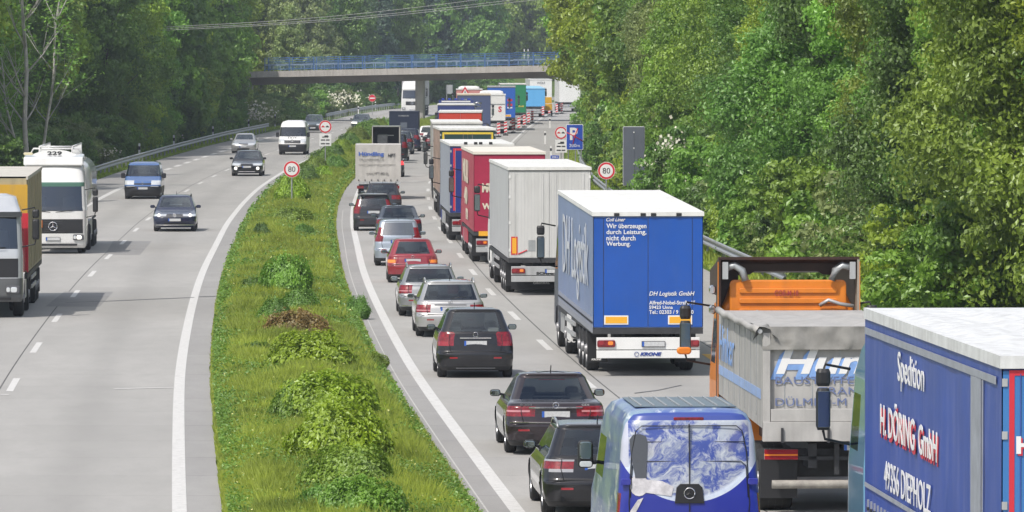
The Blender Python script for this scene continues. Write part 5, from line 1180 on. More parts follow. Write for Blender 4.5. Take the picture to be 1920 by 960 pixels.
# ------------------------------------------------------------------ oncoming lorries
def lorry_front(t, yf, pm, z, plate_z=.68, tilt=0, scale=1, dark=None, slats=4, lampz=.85, wz=1.93, lg=.54):
    """details on the face of a cab-over lorry whose front is at local y = yf"""
    for k in range(slats):
        zz = z[0] + .04 + (z[1] - z[0] - .08) * k / max(1, slats - 1); strip_(t, .72, -.72, yf + .005, zz - .012, .022, dark or GREYM, 'grille_slat', -.05)
    star(t, 0, yf + .015, (z[0] + z[1]) / 2, .16, 'front')
    plate(t, .0, yf + .02, plate_z, 'front')
    for s in (-1, 1):
        MB().rbox((s * .95, yf - .02, lampz), (.40, .10, .22), .05, M('lamp_housing', (.10, .10, .11), .3), 1).build('headlight', t)
        MB().rbox((s * .98, yf + .035, lampz), (.18, .02, .15), .05, LAMPON if t.get('lamps') else LENS, 1).rbox((s * .82, yf + .035, lampz), (.10, .02, .13), .04, LENS, 1).build('headlight_lens', t)
        MB().tube([(s * .1, yf - .02, wz), (s * .55, yf + .0, wz + .06), (s * .75, yf - .02, wz + .07)], .012, BLACK, 5).build('wiper', t)
    MB().bx(-.9, .9, yf - .05, yf + .02, lg - .04, lg + .04, BLACK).build('lower_grille', t)
# L1: cut off at the left edge
th = math.atan(.045); yf_d = 176.5; xf = -13.83 - 1.25; Ltr = 13.6; FL = Ltr + 2.75
TAN = M('curtain_tan', (.42, .36, .22), .6, var=.12, scale=.7, bump=.2, dirt=.5, dirtcol=(.22, .19, .13)); YEL = M('headboard_yellow', (.62, .36, .03), .5, dirt=.3); SIL = M('paint_silver_lorry', (.58, .60, .63), .35, .3, coat=1); DGY = M('paint_dark_grey_lorry', (.12, .125, .13), .4, .2, coat=.5)
loc = (xf - math.sin(th) * FL, yf_d + math.cos(th) * FL, .002)
t = semi('silver lorry with tan and yellow trailer, cut off by the left edge', loc, math.pi + th, TAN, TAN, roof=M('roof_dirty_beige', (.55, .52, .46), .6, var=.15, scale=1), cabm=SIL, seed=50, grille=DGY, cabH=3.5, cabkw=dict(low=1.12, gr=(1.14, 1.68), gj=-1), Hf=3.95, Hr=4.0, group='oncoming lorries')
MB().bx(-1.28, 1.28, Ltr - .02, Ltr + .03, 1.25, 3.72, YEL).build('headboard', t); MB().bx(-1.30, -1.26, Ltr - .15, Ltr + .05, 1.2, 2.9, LETR).bx(-1.285, 1.285, Ltr + .031, Ltr + .036, 1.25, 2.9, LETR).build('headboard_stripe', t)
lorry_front(t, FL, SIL, (1.15, 1.68), slats=5, dark=CHROME, lampz=.80)
MB().bx(-1.2, 1.2, FL - .34, FL - .2, 2.86, 3.0, M('visor_smoke', (.05, .055, .06), .2)).build('sun_visor', t)
for k in range(1, 9): MB().bx(-1.30, -1.285, Ltr * k / 9 - .03, Ltr * k / 9 + .03, 1.25, 3.85, TAN).build('curtain_post', t)
# L2: white tanker
th = math.atan(.036); yf_d = 234.0; xf = PX(99, 234); FL = 14.2
t = thing('tanker_lorry', 'white tanker lorry with roof railing and orange hazard plate, oncoming behind the tan trailer lorry', 'lorry', (xf - math.sin(th) * FL, yf_d + math.cos(th) * FL, .002), math.pi + th, 'oncoming lorries')
t['lamps'] = 1
WL = M('paint_lorry_white', (.74, .74, .73), .35, coat=.8, var=.03, scale=1, dirt=.2, dirtcol=(.5, .48, .44)); GRN = M('visor_green', (.10, .22, .17), .3)
cab(t, FL - 2.2, FL, WL, 3.55, 2.48, bumper=WL, visor=GRN, wheels=(FL - 1.35,), gr=(.76, 1.30), gj=-1, windh=(1.60, 2.52), zb=.22, low=.7)
lorry_front(t, FL, WL, (.80, 1.26), slats=5, lampz=.62, plate_z=.56, wz=1.56, lg=.34); del t['lamps']
MB().bx(.40, .68, FL + .03, FL + .05, .98, 1.26, M('hazard_orange', (.80, .22, .02), .5)).build('hazard_plate', t)
m = MB(); m.prism([(FL - 2.2, 3.50), (FL - .45, 3.30), (FL - .55, 3.62), (FL - 2.2, 3.72)], 0, -1.12, 1.12, WL); m.build('roof_fairing', t, bevel=.05)
m = MB(); m.prism([(-.95, 3.60), (.95, 3.60), (.75, 3.74), (.45, 3.84), (.15, 3.88), (-.15, 3.88), (-.45, 3.84), (-.75, 3.74)], 1, FL - 1.8, FL - 1.7, WL); m.build('number_board', t); text(t, '229', .55, .14, (.27, FL - 1.695, 3.68), 'front', BLACK, bold=.03)
MB().rbox((.95, FL - .8, 3.74), (.35, .2, .10), .04, M('beacon_cream', (.75, .68, .45), .3), 1).build('beacon', t)
# tank: rounded-box barrel
sec = [(1.22 * math.copysign(abs(math.cos(a)) ** .6, math.cos(a)), 2.45 + 1.05 * math.copysign(abs(math.sin(a)) ** .6, math.sin(a))) for a in [2 * math.pi * k / 28 for k in range(28)]]
m = MB(); ys_ = [0, .12, FL - 2.75, FL - 2.6]; V = []
for k, y in enumerate(ys_):
    f = .88 if k in (0, 3) else 1
    V += [(x * f, y, 2.45 + (z - 2.45) * f) for x, z in sec]
n_ = 28; m.add(V, [(k * n_ + i, (k + 1) * n_ + i, (k + 1) * n_ + (i + 1) % n_, k * n_ + (i + 1) % n_) for k in range(3) for i in range(n_)] + [list(range(n_)), [3 * n_ + i for i in range(n_)][::-1]], WL, True); m.build('tank', t)
m = MB()
for k in range(1, 8):
    y = (FL - 2.6) * k / 8; m.add([(x * 1.006, y + q, 2.45 + (z - 2.45) * 1.006) for q in (-.03, .03) for x, z in sec], [(i, (i + 1) % n_, n_ + (i + 1) % n_, n_ + i) for i in range(n_)], GREYM)
m.build('tank_band', t)
m = MB()
for s in (-1, 1):
    x = s * .62; m.tube([(x, .4, 3.5), (x, .6, 3.98), (x, FL - 3.0, 3.98), (x, FL - 2.8, 3.5)], .03, WL)
    for k in range(10): y = .8 + k * 1.1; m.tube([(x, y, 3.48), (x, y, 3.97)], .02, WL, 5)
m.tube([(-.62, FL - 3.0, 3.98), (.62, FL - 3.0, 3.98)], .03, WL); m.tube([(-1.1, FL - 3.4, 3.5), (-.85, FL - 3.2, 3.90), (.85, FL - 3.2, 3.90), (1.1, FL - 3.4, 3.5)], .035, WL); m.build('roof_railing', t)
m = MB(); m.bx(-.5, .5, 0, FL - .3, .7, 1.25, FRAME); m.bx(-1.2, -.7, 5.5, 8.8, .5, 1.1, ALU); m.bx(.7, 1.2, 5.5, 8.8, .5, 1.1, ALU)
for s in (-1, 1): m.bx(s * 1.2 - .03, s * 1.2 + .03, 1.5, 5.3, 1.08, 1.14, FRAME)
m.build('chassis', t)
for y in (2.0, 3.3, 4.6, FL - 5.0): axle(t, y)
axle(t, FL - 1.35, 2.4)
mirrors_truck(t, FL - .35, 1.85, 1.24, BLACK)
# L10: white lorry behind the pier
th = yawA(692); FL = 16.35; d = 690
t = semi('white lorry with a tall cab coming out from behind the bridge pier', (PX(773, d) + math.sin(th) * FL, d + FL, ZR(d)), math.pi - th, M('curtain_grey_lilac', (.42, .40, .42), .5), WHITE, cabm=WL, seed=60, simple=True, far=True, roofrip=0, cabH=3.9, group='oncoming lorries')
lorry_front(t, FL, WL, (1.2, 1.65), slats=4)
# ------------------------------------------------------------------ signs, delineators, barriers, wires
SIGNW = M('sign_white', (.78, .78, .78), .45); SIGNR = M('sign_red', (.62, .015, .03), .45); SIGNB = M('sign_blue', (.015, .07, .45), .45); SIGNG = M('sign_back_grey', (.115, .13, .16), .55, .2, var=.06, scale=2)
def post(t, zt, x=0, y=.05, r=.035): MB().cyl((x, y, -.3), (x, y, zt), r, r, GREYM, 8).build('post', t)
def round_sign(label, px, py, d, dia, content, group, supp=None, nm='traffic_sign', zg=None):
    x = PX(px, d); zc = PZ(py, d); z0 = gz(x, d); t = thing(nm, label, 'traffic sign', (x, d, z0), 0, group); zc -= z0; r = dia / 2
    post(t, zc + r * .6); m = MB(); m.cyl((0, .01, zc), (0, -.01, zc), r, r, SIGNW, 32); m.cyl((0, -.010, zc), (0, -.014, zc), r * .955, r * .955, SIGNR if content != 'noentry' else SIGNR, 32)
    if content != 'noentry': m.cyl((0, -.014, zc), (0, -.018, zc), r * .74, r * .74, SIGNW, 32)
    else: m.bx(-r * .7, r * .7, -.020, -.014, zc - r * .17, zc + r * .17, SIGNW)
    m.build('sign_plate', t)
    if content == '80': text(t, '80', r * .86, r * .66, (-r * .43, -.020, zc - r * .33), 'rear', BLACK, bold=.0, sx=.8)
    if content == 'overtake':
        m = MB()
        for s, mt in ((-1, SIGNR), (1, BLACK)):
            m.prism([(s * r * .34 - r * .26, zc - r * .10), (s * r * .34 + r * .26, zc - r * .10), (s * r * .34 + r * .26, zc + r * .03), (s * r * .34 + r * .14, zc + r * .04), (s * r * .34 + r * .08, zc + r * .16), (s * r * .34 - r * .14, zc + r * .16), (s * r * .34 - r * .2, zc + r * .04), (s * r * .34 - r * .26, zc + r * .02)], 1, -.022, -.018, mt)
        m.build('car_symbol', t)
    if supp:
        zs_, wd, ht = supp; zs_ = PZ(zs_, d) - z0
        MB().bx(-wd / 2, wd / 2, -.012, .008, zs_ - ht / 2, zs_ + ht / 2, SIGNW).build('supplementary_plate', t)
        m = MB(); m.prism([(-wd * .28, zs_ + ht * .18), (wd * .22, zs_ + ht * .18), (wd * .30, zs_ + ht * .24), (wd * .22, zs_ + ht * .36), (-wd * .05, zs_ + ht * .36), (-wd * .10, zs_ + ht * .26), (-wd * .28, zs_ + ht * .25)], 1, -.017, -.012, BLACK)
        for q in (-.02, -.32): m.bx(-wd * .38, -wd * .02, -.017, -.012, zs_ + ht * q - ht * .05, zs_ + ht * q + ht * .05, BLACK); m.bx(wd * .05, wd * .36, -.017, -.012, zs_ + ht * q - ht * .05, zs_ + ht * q + ht * .05, BLACK)
        m.build('symbol', t)
    return t
round_sign('round 80 speed limit sign standing in the grass of the median', 547, 317, 300, .80, '80', 'speed limit signs')
round_sign('round 80 speed limit sign right of the road, beside the tall grey board', 1137, 320, 285, .80, '80', 'speed limit signs')
round_sign('red and white no-overtaking sign with a plate under it, in the median', 610, 237.5, 385, .80, 'overtake', 'no-overtaking signs', (262, .72, .76))
round_sign('red and white no-overtaking sign beside the blue parking sign', 1052, 249, 398, .82, 'overtake', 'no-overtaking signs', (274, .74, .82))
round_sign('small red no-entry sign on the far left verge before the bridge', 698, 184, 700, .80, 'noentry', 'no-entry signs')
# parking sign, crossed out
d = 392; x = PX(1077.5, d); z0 = gz(x, d); t = thing('parking_sign', 'blue parking sign crossed out in red, on two posts at the right verge', 'traffic sign', (x, d, z0)); zt = PZ(233, d) - z0; zb = PZ(281, d) - z0; w2 = .54
MB().rbox((0, 0, (zt + zb) / 2), (w2 * 2, .02, zt - zb), .06, SIGNW, 1).rbox((0, -.013, (zt + zb) / 2), (w2 * 2 - .07, .006, zt - zb - .07), .05, SIGNB, 1).build('sign_plate', t)
text(t, 'P', .50, .78, (-.30, -.018, zb + .62), 'rear', SIGNW, bold=.03); text(t, '200m', .66, .20, (-.34, -.018, zb + .18), 'rear', SIGNW, bold=.0)
m = MB(); m.tube([(-.5, -.024, zb + 1.1), (.0, -.024, zb + .85), (.52, -.024, zb + .55)], .03, SIGNR, 4); m.tube([(.2, -.026, zt - .25), (.0, -.026, zb + .85), (-.12, -.026, zb + .35)], .03, SIGNR, 4); m.build('cross_line', t)
for xx_ in (-.4, .05, .42): post(t, zt - .1, xx_)
# tall grey board, seen from behind
d = 272; x = PX(1188.5, d); z0 = gz(x, d); t = thing('guidance_board', 'tall dark grey board seen from behind, on a single post at the right verge', 'traffic sign', (x, d, z0)); zt = PZ(237, d) - z0; zb = PZ(348, d) - z0; w2 = .48
MB().rbox((0, 0, (zt + zb) / 2), (w2 * 2, .03, zt - zb), .05, ALU, 1).rbox((0, -.02, (zt + zb) / 2), (w2 * 2 - .04, .014, zt - zb - .04), .05, SIGNG, 1).build('sign_plate', t)
m = MB(); m.bx(-.02, .02, -.04, -.027, zb + .2, zt - .3, SIGNG)
m.build('stiffener', t); m = MB()
for k in range(4): m.cyl((0, -.05, zb + .25 + k * (zt - zb - .5) / 3), (0, -.04, zb + .25 + k * (zt - zb - .5) / 3), .03, .03, LETW, 8)
m.build('bolt', t); post(t, zb + .3, 0, .0, .06)
# small blue place sign
d = 372; x = PX(1040, d); z0 = gz(x, d); t = thing('name_sign', 'small blue name sign at the barrier right of the crimson lorry', 'traffic sign', (x, d, z0)); zc = PZ(294.5, d) - z0
MB().rbox((0, 0, zc), (.50, .02, .20), .03, SIGNB, 1).build('sign_plate', t); text(t, 'ZOB 4', .34, .10, (-.17, -.012, zc - .05), 'rear', SIGNW, bold=.02); post(t, zc)
# warning triangle
d = 603; x = PX(872, d); z0 = ZR(d); t = thing('warning_sign', 'red-edged warning triangle above the pinkish lorry', 'traffic sign', (x - .0, d, z0)); zc = PZ(173, d) - z0
m = MB(); m.prism([(-.55, zc - .38), (.55, zc - .38), (0, zc + .58)], 1, -.01, .01, SIGNR); m.prism([(-.34, zc - .27), (.34, zc - .27), (0, zc + .33)], 1, -.015, -.011, SIGNW); m.build('sign_plate', t); MB().bx(-.04, .04, -.02, -.016, zc - .2, zc + .12, BLACK).build('symbol', t); post(t, zc)
d = 660; x = PX(843, d); z0 = ZR(d); t = thing('direction_board', 'pale grey board on two posts under the bridge, left of the warning triangle', 'traffic sign', (x, d, z0)); zt = PZ(159, d) - z0
MB().bx(-.32, .32, -.01, .01, zt - .95, zt, M('board_grey', (.40, .42, .44), .5)).build('sign_plate', t); post(t, zt + .02, -.3, 0, .05); post(t, zt + .02, .3, 0, .05)
# delineator posts
def pxo_(x, d): return 960 + F * x / d
def delin():
    m = MB(); pl = [(-.06, -.05), (.06, -.05), (.06, .03), (0, .06), (-.06, .03)]
    m.prism([(x, y) for x, y in pl], 2, 0, 1.05, WHITE); return m.build('post_body', mesh_only=True)
DLM = delin(); DLB = MB().prism([(-.063, -.053), (.063, -.053), (.063, .033), (0, .063), (-.063, .033)], 2, .72, .90, BLACK).build('black_band', mesh_only=True)
pts = [(260, 290, AX), (325, 269, AX), (398, 254.5, AX), (466, 240, AX), (612, 219, AX), (668, 209, AX), (703, 201, AX), (733, 198, AX), (1031, 241, BX), (1023, 276, BX), (1033, 300, BX), (1018, 240, BX), (1044, 222, BX)]
pts = [(262, 292), (326, 269), (400, 254), (467, 241), (614, 228), (672, 216), (704, 206), (735, 203), (1031, 240), (1022, 270), (1033, 302)]
places = ['beside the blue minivan, nearest on the left barrier', 'second nearest on the left barrier', 'third along the left barrier', 'at the end of the long left barrier', 'at the start of the far left barrier', 'behind the far left barrier, among the white blossom', 'under the small no-entry sign', 'farthest on the left, near the bridge pier', 'at the bend of the right barrier, farthest one', 'at the right barrier above the grey trailer roof', 'at the right barrier beside the small blue sign']
for (px, py), w_ in zip(pts, places):
    x, y, z = G(px, py)
    if px < 620:
        c_ = [(abs(pxo_(AX(q) - 11.35, q) - px), q) for q in np.arange(250, 600, 1.0)]; y = min(c_)[1]; x = AX(y) - 11.35
    z = gz(x, y); t = thing('delineator_post', 'white roadside post with black band ' + w_, 'roadside post', (x, y, z), 0, 'delineator posts'); t.scale = (1.1, 1.1, 1.35 if px < 620 else 1.0); put('post_body', DLM, t); put('black_band', DLB, t)
# chevron barriers
def baken():
    m = MB(); w_ = .13; m.bx(-w_, w_, -.015, .015, .22, 1.22, SIGNW); b = m.build('barrier_board', mesh_only=True)
    m = MB()
    for k in range(4):
        z = .24 + k * .26; m.prism([(-w_, z), (-w_, z + .13), (w_, z + .21 if z + .21 < 1.22 else 1.21), (w_, z + .08)], 1, -.022, -.0155, SIGNR)
    s = m.build('red_stripe', mesh_only=True); f = MB().rbox((0, 0, .06), (.45, .8, .12), .04, BLACK, 2).cyl((0, 0, .12), (0, 0, .24), .03, .03, BLACK, 6).build('rubber_foot', mesh_only=True); return b, s, f
BK = baken(); bk = [(935, 257), (948, 254), (962, 249), (973, 245), (983, 239), (991, 234), (998, 230), (1018, 220), (1030, 216.5), (1044, 214.5), (1053, 213)]
ords = ['nearest to the slate blue lorry', 'second from the near end of the row', 'third from the near end of the row', 'fourth from the near end of the row', 'below the bright blue lorry', 'below the green lorry', 'leaning pair member before the tipper wheels', 'right of the light blue tipper', 'below the white far lorry', 'right of the white far lorry', 'last one under the leaves']
for (px, py), w_ in zip(bk, ords):
    x, y, z = G(px, py); t = thing('chevron_barrier', 'red and white striped roadwork barrier, ' + w_, 'barrier', (x, y, z), 0, 'striped roadwork barriers')
    for nm, me in zip(('barrier_board', 'red_stripe', 'rubber_foot'), BK): put(nm, me, t)
# overhead wires with wooden poles hidden in the woods
WR = M('wire_grey', (.42, .42, .40), .5, .4); WD_ = M('pole_wood', (.16, .12, .09), .9, var=.3)
dw = 470
def wireline(i, pa, pb, lab):
    xa, za = PX(pa[0], dw), PZ(pa[1], dw); xb, zb = PX(pb[0], dw), PZ(pb[1], dw); t = thing('power_line', lab, 'power line', (xa - 3, dw + i * .5, za - (zb - za) / (xb - xa) * 3 - .0), 0, 'overhead wires')
    k = (zb - za) / (xb - xa); Lx = 74; P = []
    for q in range(40): x = Lx * q / 39; P.append((x, 0, k * x - .35 * math.sin(math.pi * min(1, max(0, (x - 3) / (xb - xa)))) ))
    MB().tube(P, .018, WR, 4).build('wire', t)
wireline(0, (275, 52), (925, -4), 'upper thin power line crossing the wood at the top left'); wireline(1, (275, 55), (960, 0), 'middle thin power line crossing the wood at the top left'); wireline(2, (275, 58), (990, 1), 'lowest thin power line crossing the wood at the top left')
for xw, lb in ((PX(275, dw) - 3, 'wooden power pole hidden in the left wood'), (PX(275, dw) + 68, 'wooden power pole hidden in the right wood')):
    z0 = gz(xw, dw); zt = 14.5 if xw > 0 else 8.9
    t = thing('power_pole', lb, 'power pole', (xw, dw + .5, z0)); MB().cyl((0, 0, -.5), (0, 0, zt - z0 + .3), .16, .12, WD_, 10).build('pole', t); MB().bx(-.06, .06, -.9, .9, zt - z0 - .3, zt - z0 - .1, WD_).build('crossarm', t)
# ------------------------------------------------------------------ vegetation
def leafmat(name, c, var=.35, trans=.42):
    m = bpy.data.materials.new(name); m.use_nodes = True; n = m.node_tree; n.nodes.clear(); o = N_(n, 'ShaderNodeOutputMaterial')
    tc = N_(n, 'ShaderNodeTexCoord').outputs['Object']; oi = N_(n, 'ShaderNodeObjectInfo').outputs['Random']
    a = ramp(n, noise(n, tc, .55, 4, .6), .35, .65); b2 = ramp(n, noise(n, tc, 5.0, 3, .7), .3, .75)
    dk_ = tuple(x * (1 - var) for x in c); lt = (min(1, c[0] * (1 + var * 1.5)), min(1, c[1] * (1 + var)), c[2] * (1 + var * .4))
    cc = mix(n, a, dk_, lt); cc = mix(n, mth(n, 'MULTIPLY', b2, .45), cc, lt)
    hs = N_(n, 'ShaderNodeHueSaturation'); n.links.new(cc, hs.inputs['Color']); n.links.new(mth(n, 'MULTIPLY_ADD', oi, .022, .488), hs.inputs['Hue']); n.links.new(mth(n, 'MULTIPLY_ADD', oi, .35, .92), hs.inputs['Value'])
    df = N_(n, 'ShaderNodeBsdfDiffuse'); tr = N_(n, 'ShaderNodeBsdfTranslucent'); gl = N_(n, 'ShaderNodeBsdfGlossy'); gl.inputs['Roughness'].default_value = .45; gl.inputs['Color'].default_value = (.9, 1, .85, 1)
    n.links.new(hs.outputs[0], df.inputs[0]); n.links.new(hs.outputs[0], tr.inputs[0])
    m1 = N_(n, 'ShaderNodeMixShader'); m1.inputs[0].default_value = trans; n.links.new(df.outputs[0], m1.inputs[1]); n.links.new(tr.outputs[0], m1.inputs[2])
    m2 = N_(n, 'ShaderNodeMixShader'); m2.inputs[0].default_value = .05; n.links.new(m1.outputs[0], m2.inputs[1]); n.links.new(gl.outputs[0], m2.inputs[2]); n.links.new(m2.outputs[0], o.inputs[0]); return m
LM = {'yellow': leafmat('leaves_yellow_green', (.25, .37, .035)), 'fresh': leafmat('leaves_fresh_green', (.18, .36, .05)), 'mid': leafmat('leaves_mid_green', (.13, .27, .045)), 'dark': leafmat('leaves_dark_green', (.10, .20, .042)),
      'grey': leafmat('leaves_grey_green', (.22, .31, .11)), 'olive': leafmat('leaves_olive', (.20, .31, .045)), 'brown': leafmat('twigs_reddish', (.20, .17, .08)), 'conifer': leafmat('needles_dark', (.06, .12, .08), .3, .15),
      'bright': leafmat('leaves_bright_lime', (.26, .42, .03)), 'blossom': leafmat('blossom_white', (.62, .62, .52), .15, .2), 'rust': leafmat('leaves_rusty', (.26, .20, .075))}
BARK = M('bark_brown', (.11, .09, .07), .9, var=.35, scale=4, bump=.5); BARKP = M('bark_pale', (.46, .44, .40), .85, var=.25, scale=3, bump=.3)
def leaves(name, C_, Nrm, size, rs, mat, aspect=.6):
    n = len(C_); nn = Nrm + rs.randn(n, 3) * .55; nn /= np.linalg.norm(nn, axis=1, keepdims=True) + 1e-9
    a = np.cross(nn, rs.randn(n, 3)); a /= np.linalg.norm(a, axis=1, keepdims=True) + 1e-9; b2 = np.cross(nn, a)
    s = (size * (.6 + .8 * rs.rand(n)))[:, None] if np.ndim(size) == 0 else (size * (.6 + .8 * rs.rand(n)))[:, None]
    V = np.stack([C_ - a * s * .5, C_ + b2 * s * .5 * aspect + nn * s * .06, C_ + a * s * .5, C_ - b2 * s * .5 * aspect + nn * s * .06], 1).reshape(-1, 3)
    return npmesh(name, V, np.arange(4 * n).reshape(-1, 4), [mat])
def crown(seed, Rx, z0, z1, nclump, per, leaf, rs=None, cl=.8, shape='round', mat=None, inner=.12):
    rs = np.random.RandomState(seed); H_ = z1 - z0; L_ = []
    nl = 12
    for k in range(nl):        # lobes through the crown's volume
        h = (k + .5) / nl; prof = (math.sin(math.pi * min(1, .18 + .82 * (1 - (1 - h) ** 1.0)) * .93) ** .6 if shape == 'round' else (1 - h * .92))
        a = rs.rand() * 6.28; rr_ = Rx * prof * (.35 + .35 * rs.rand()); L_.append((rr_ * math.cos(a), rr_ * math.sin(a), z0 + H_ * h, Rx * (.30 + .30 * rs.rand()) * (prof ** .5 if shape == 'round' else prof + .12), H_ * (.08 + .09 * rs.rand())))
    L_ = np.array(L_); Cc = []
    while len(Cc) < nclump:
        l = L_[rs.randint(nl)]; v = rs.randn(3); v /= np.linalg.norm(v); v[2] = v[2] * .9 + .12
        p = l[:3] + v * np.array([l[3], l[3], l[4] * 1.6]) * (.75 + .4 * rs.rand())
        q = ((p[0] - L_[:, 0]) ** 2 + (p[1] - L_[:, 1]) ** 2) / L_[:, 3] ** 2 + ((p[2] - L_[:, 2]) / (L_[:, 4] * 1.6)) ** 2
        if (q < .45).sum() > (1 if rs.rand() < inner else 0): continue
        if p[2] < z0 - .3: continue
        Cc.append(np.concatenate([p, v]))
    Cc = np.array(Cc); n = nclump * per; idx = np.repeat(np.arange(nclump), per); out = rs.randn(n, 3); out /= np.linalg.norm(out, axis=1, keepdims=True)
    base = Cc[idx, 3:6]; out = out + base * .55 + np.array([0, 0, .35]); out /= np.linalg.norm(out, axis=1, keepdims=True)
    csz = (cl * (.5 + .9 * rs.rand(nclump)))[idx][:, None]
    P = Cc[idx, :3] + out * csz * np.array([1, 1, .62]) * (rs.rand(n, 1) ** .45); 
    return leaves('crown', P, out, leaf, rs, mat or LM['mid']), L_
def trunkmesh(seed, H_, r, L_=None, mat=None, lean=.03):
    rs = np.random.RandomState(seed); m = MB(); ph = rs.rand(2) * 6; mat = mat or BARK
    f = lambda z: (lean * z * math.sin(ph[0] + z * .2), lean * z * math.cos(ph[1] + z * .2), z)
    zs = np.linspace(-.4, H_, 8); m.tube([f(z) for z in zs], [r * (1.25 if k == 0 else 1 - .8 * z / H_) for k, z in enumerate(np.maximum(zs, 0))], mat, 8)
    if L_ is not None:
        for l in L_[::1]:
            zb = max(1.0, l[2] - 1.2 - l[3] * .5)
            if zb > H_: continue
            b_ = f(zb); m.tube([b_, ((b_[0] + l[0]) / 2, (b_[1] + l[1]) / 2, (zb + l[2]) / 2 + .25), (l[0], l[1], l[2])], [r * .4, r * .25, r * .1], mat, 5)
    return m.build('trunk', mesh_only=True)
PR = {}
def proto(k, *a, **kw):
    cm, L_ = crown(*a, **kw); z1 = a[3]; PR[k] = (cm, trunkmesh(a[0] + 99, z1 * .9, kw.pop('tr', .2) if 'tr' in kw else .19, L_))
for q in range(4): proto('near%d' % q, 10 + q, 4.3, .8, 12.5, 1000, 140, .125, cl=.70, inner=.25)
for q in range(3): proto('mid%d' % q, 20 + q, 4.2, .8, 14.0, 560, 90, .24, cl=.85, inner=.25)
for q in range(3): proto('far%d' % q, 30 + q, 5.2, .8, 17.0, 380, 60, .46, cl=1.15, inner=.25)
for q in range(2): proto('cone%d' % q, 40 + q, 3.6, 1.5, 19.0, 420, 60, .34, cl=.8, shape='cone')
for q in range(3): PR['shrub%d' % q] = (crown(50 + q, 1.5, .05, 2.6, 130, 80, .15, cl=.42)[0], trunkmesh(150 + q, 1.4, .05))
def mound(seed, n=15000, leaf=.075):
    rs = np.random.RandomState(seed); a = rs.rand(n) * 6.283; c = rs.rand(n) ** .8; el = np.arcsin(c); k = rs.rand(3) * 6.28
    bump = 1 + .13 * np.sin(3 * a + k[0] + 2 * el) + .10 * np.sin(5 * a + k[1]) * np.cos(4 * el + k[2]) + .06 * np.sin(11 * a + 7 * el)
    r = bump * (1 - .22 * rs.rand(n) ** 2); P = np.stack([r * np.cos(el) * np.cos(a), r * np.cos(el) * np.sin(a), .72 * r * np.sin(el)], 1)
    sh = (rs.rand(n) < .30) & (np.sin(P[:, 0] * 17 + k[0]) * np.sin(P[:, 1] * 15 + k[1]) > .45); P[sh] *= 1 + .22 * rs.rand(sh.sum(), 1); N = P * np.array([1, 1, 1.6]) + np.array([0, 0, .35]); P[:, :2] *= (.62 + .38 * np.minimum(1, P[:, 2:3] / .33)); return leaves('foliage', P, N, leaf, rs, LM['mid'])
for q in range(3): PR['bush%d' % q] = (mound(60 + q), trunkmesh(160 + q, .5, .03))
_n = [0]
def plant(kind, x, y, s, leaf, name, label, cat, group, sz=None, rot=None, z=None, trunk=True, tmat=None):
    t = thing(name, label, cat, (x, y, gz(x, y) - .05 if z is None else z), random.random() * 6.28 if rot is None else rot, group); t.scale = (s, s, (sz or s))
    c = put('crown' if name != 'bush' else 'foliage', PR[kind][0], t); c.material_slots[0].link = 'OBJECT'; c.material_slots[0].material = LM[leaf]
    if trunk: put('trunk' if name != 'bush' else 'stem', PR[kind][1], t)
    return t
random.seed(21)
def pxo(x, d): return 960 + F * x / d
def where_r(x, d):
    p = pxo(x, d)
    for lim, w_ in ((1120, 'overhanging the farthest lorries'), (1165, 'above the parking sign'), (1225, 'above the tall grey board'), (1330, 'right of the DH Logistik lorry'), (1450, 'left of the orange cab'), (1600, 'above the orange cab'), (1760, 'above the Spedition lorry'), (1e9, 'at the right edge')):
        if p < lim: return w_
def where_b(p):
    for lim, w_ in ((480, 'left of its left end'), (600, 'over the left end of its railing'), (700, 'over the left half of its railing'), (760, 'left of the pier'), (820, 'right above the pier'), (880, 'above the row of lorries'), (960, 'right of the middle of the railing'), (1e9, 'near its right end')):
        if p < lim: return w_
def where_l(x, d):
    p = pxo(x, d)
    for lim, w_ in ((40, 'at the left edge'), (150, 'above the white tanker'), (260, 'above the blue minivan'), (360, 'above the nearest dark blue car'), (470, 'above the silver oncoming sedan'), (1e9, 'at the left end of the bridge')):
        if p < lim: return w_
LEAFN = {'yellow': 'yellow-green', 'fresh': 'fresh green', 'mid': 'mid green', 'dark': 'dark green', 'grey': 'silvery grey-green', 'olive': 'olive', 'conifer': 'dark', 'bright': 'lime-green', 'brown': 'brownish, barely leafed'}
# right-hand wood
rw = []; d = 150.0
while d < 640:
    rw.append((d, 'edge')); d += 3.4 + d * .0062
k = 0; pat = ['dark', 'fresh', 'mid', 'yellow', 'mid', 'dark', 'olive', 'fresh', 'mid', 'grey', 'dark', 'yellow', 'fresh', 'mid', 'olive', 'dark']
for row, (off, hs) in enumerate(((18.0, 1.0), (22.5, 1.1), (28.0, 1.2))):
    for i, (d, _) in enumerate(rw):
        if row == 2 and (i % 2 or d > 400): continue
        dd = d + random.uniform(-1.5, 1.5) + row * 2; o = off + random.uniform(-.6, 1.8) + (.2 if (d > 400 and row == 0) else 0) - (0.3 if d > 540 else 0)
        lf = pat[(i * 5 + row * 7) % 16] if row else pat[(i * 3) % 16]
        if row == 0 and d > 380: lf = ['yellow', 'olive', 'fresh', 'yellow'][i % 4]
        kind = ('near%d' % random.randrange(4)) if d < 330 else ('mid%d' % random.randrange(3))
        s = random.uniform(.85, 1.2) * hs
        plant(kind, BX(dd) + o, dd, s, lf, 'leafy_tree', LEAFN[lf] + ' leafy tree ' + where_r(BX(dd) + o, dd) + (', front row' if row == 0 else ', behind the front row'), 'tree', 'trees of the right-hand wood, ' + lf, sz=s * random.uniform(.95, 1.25))
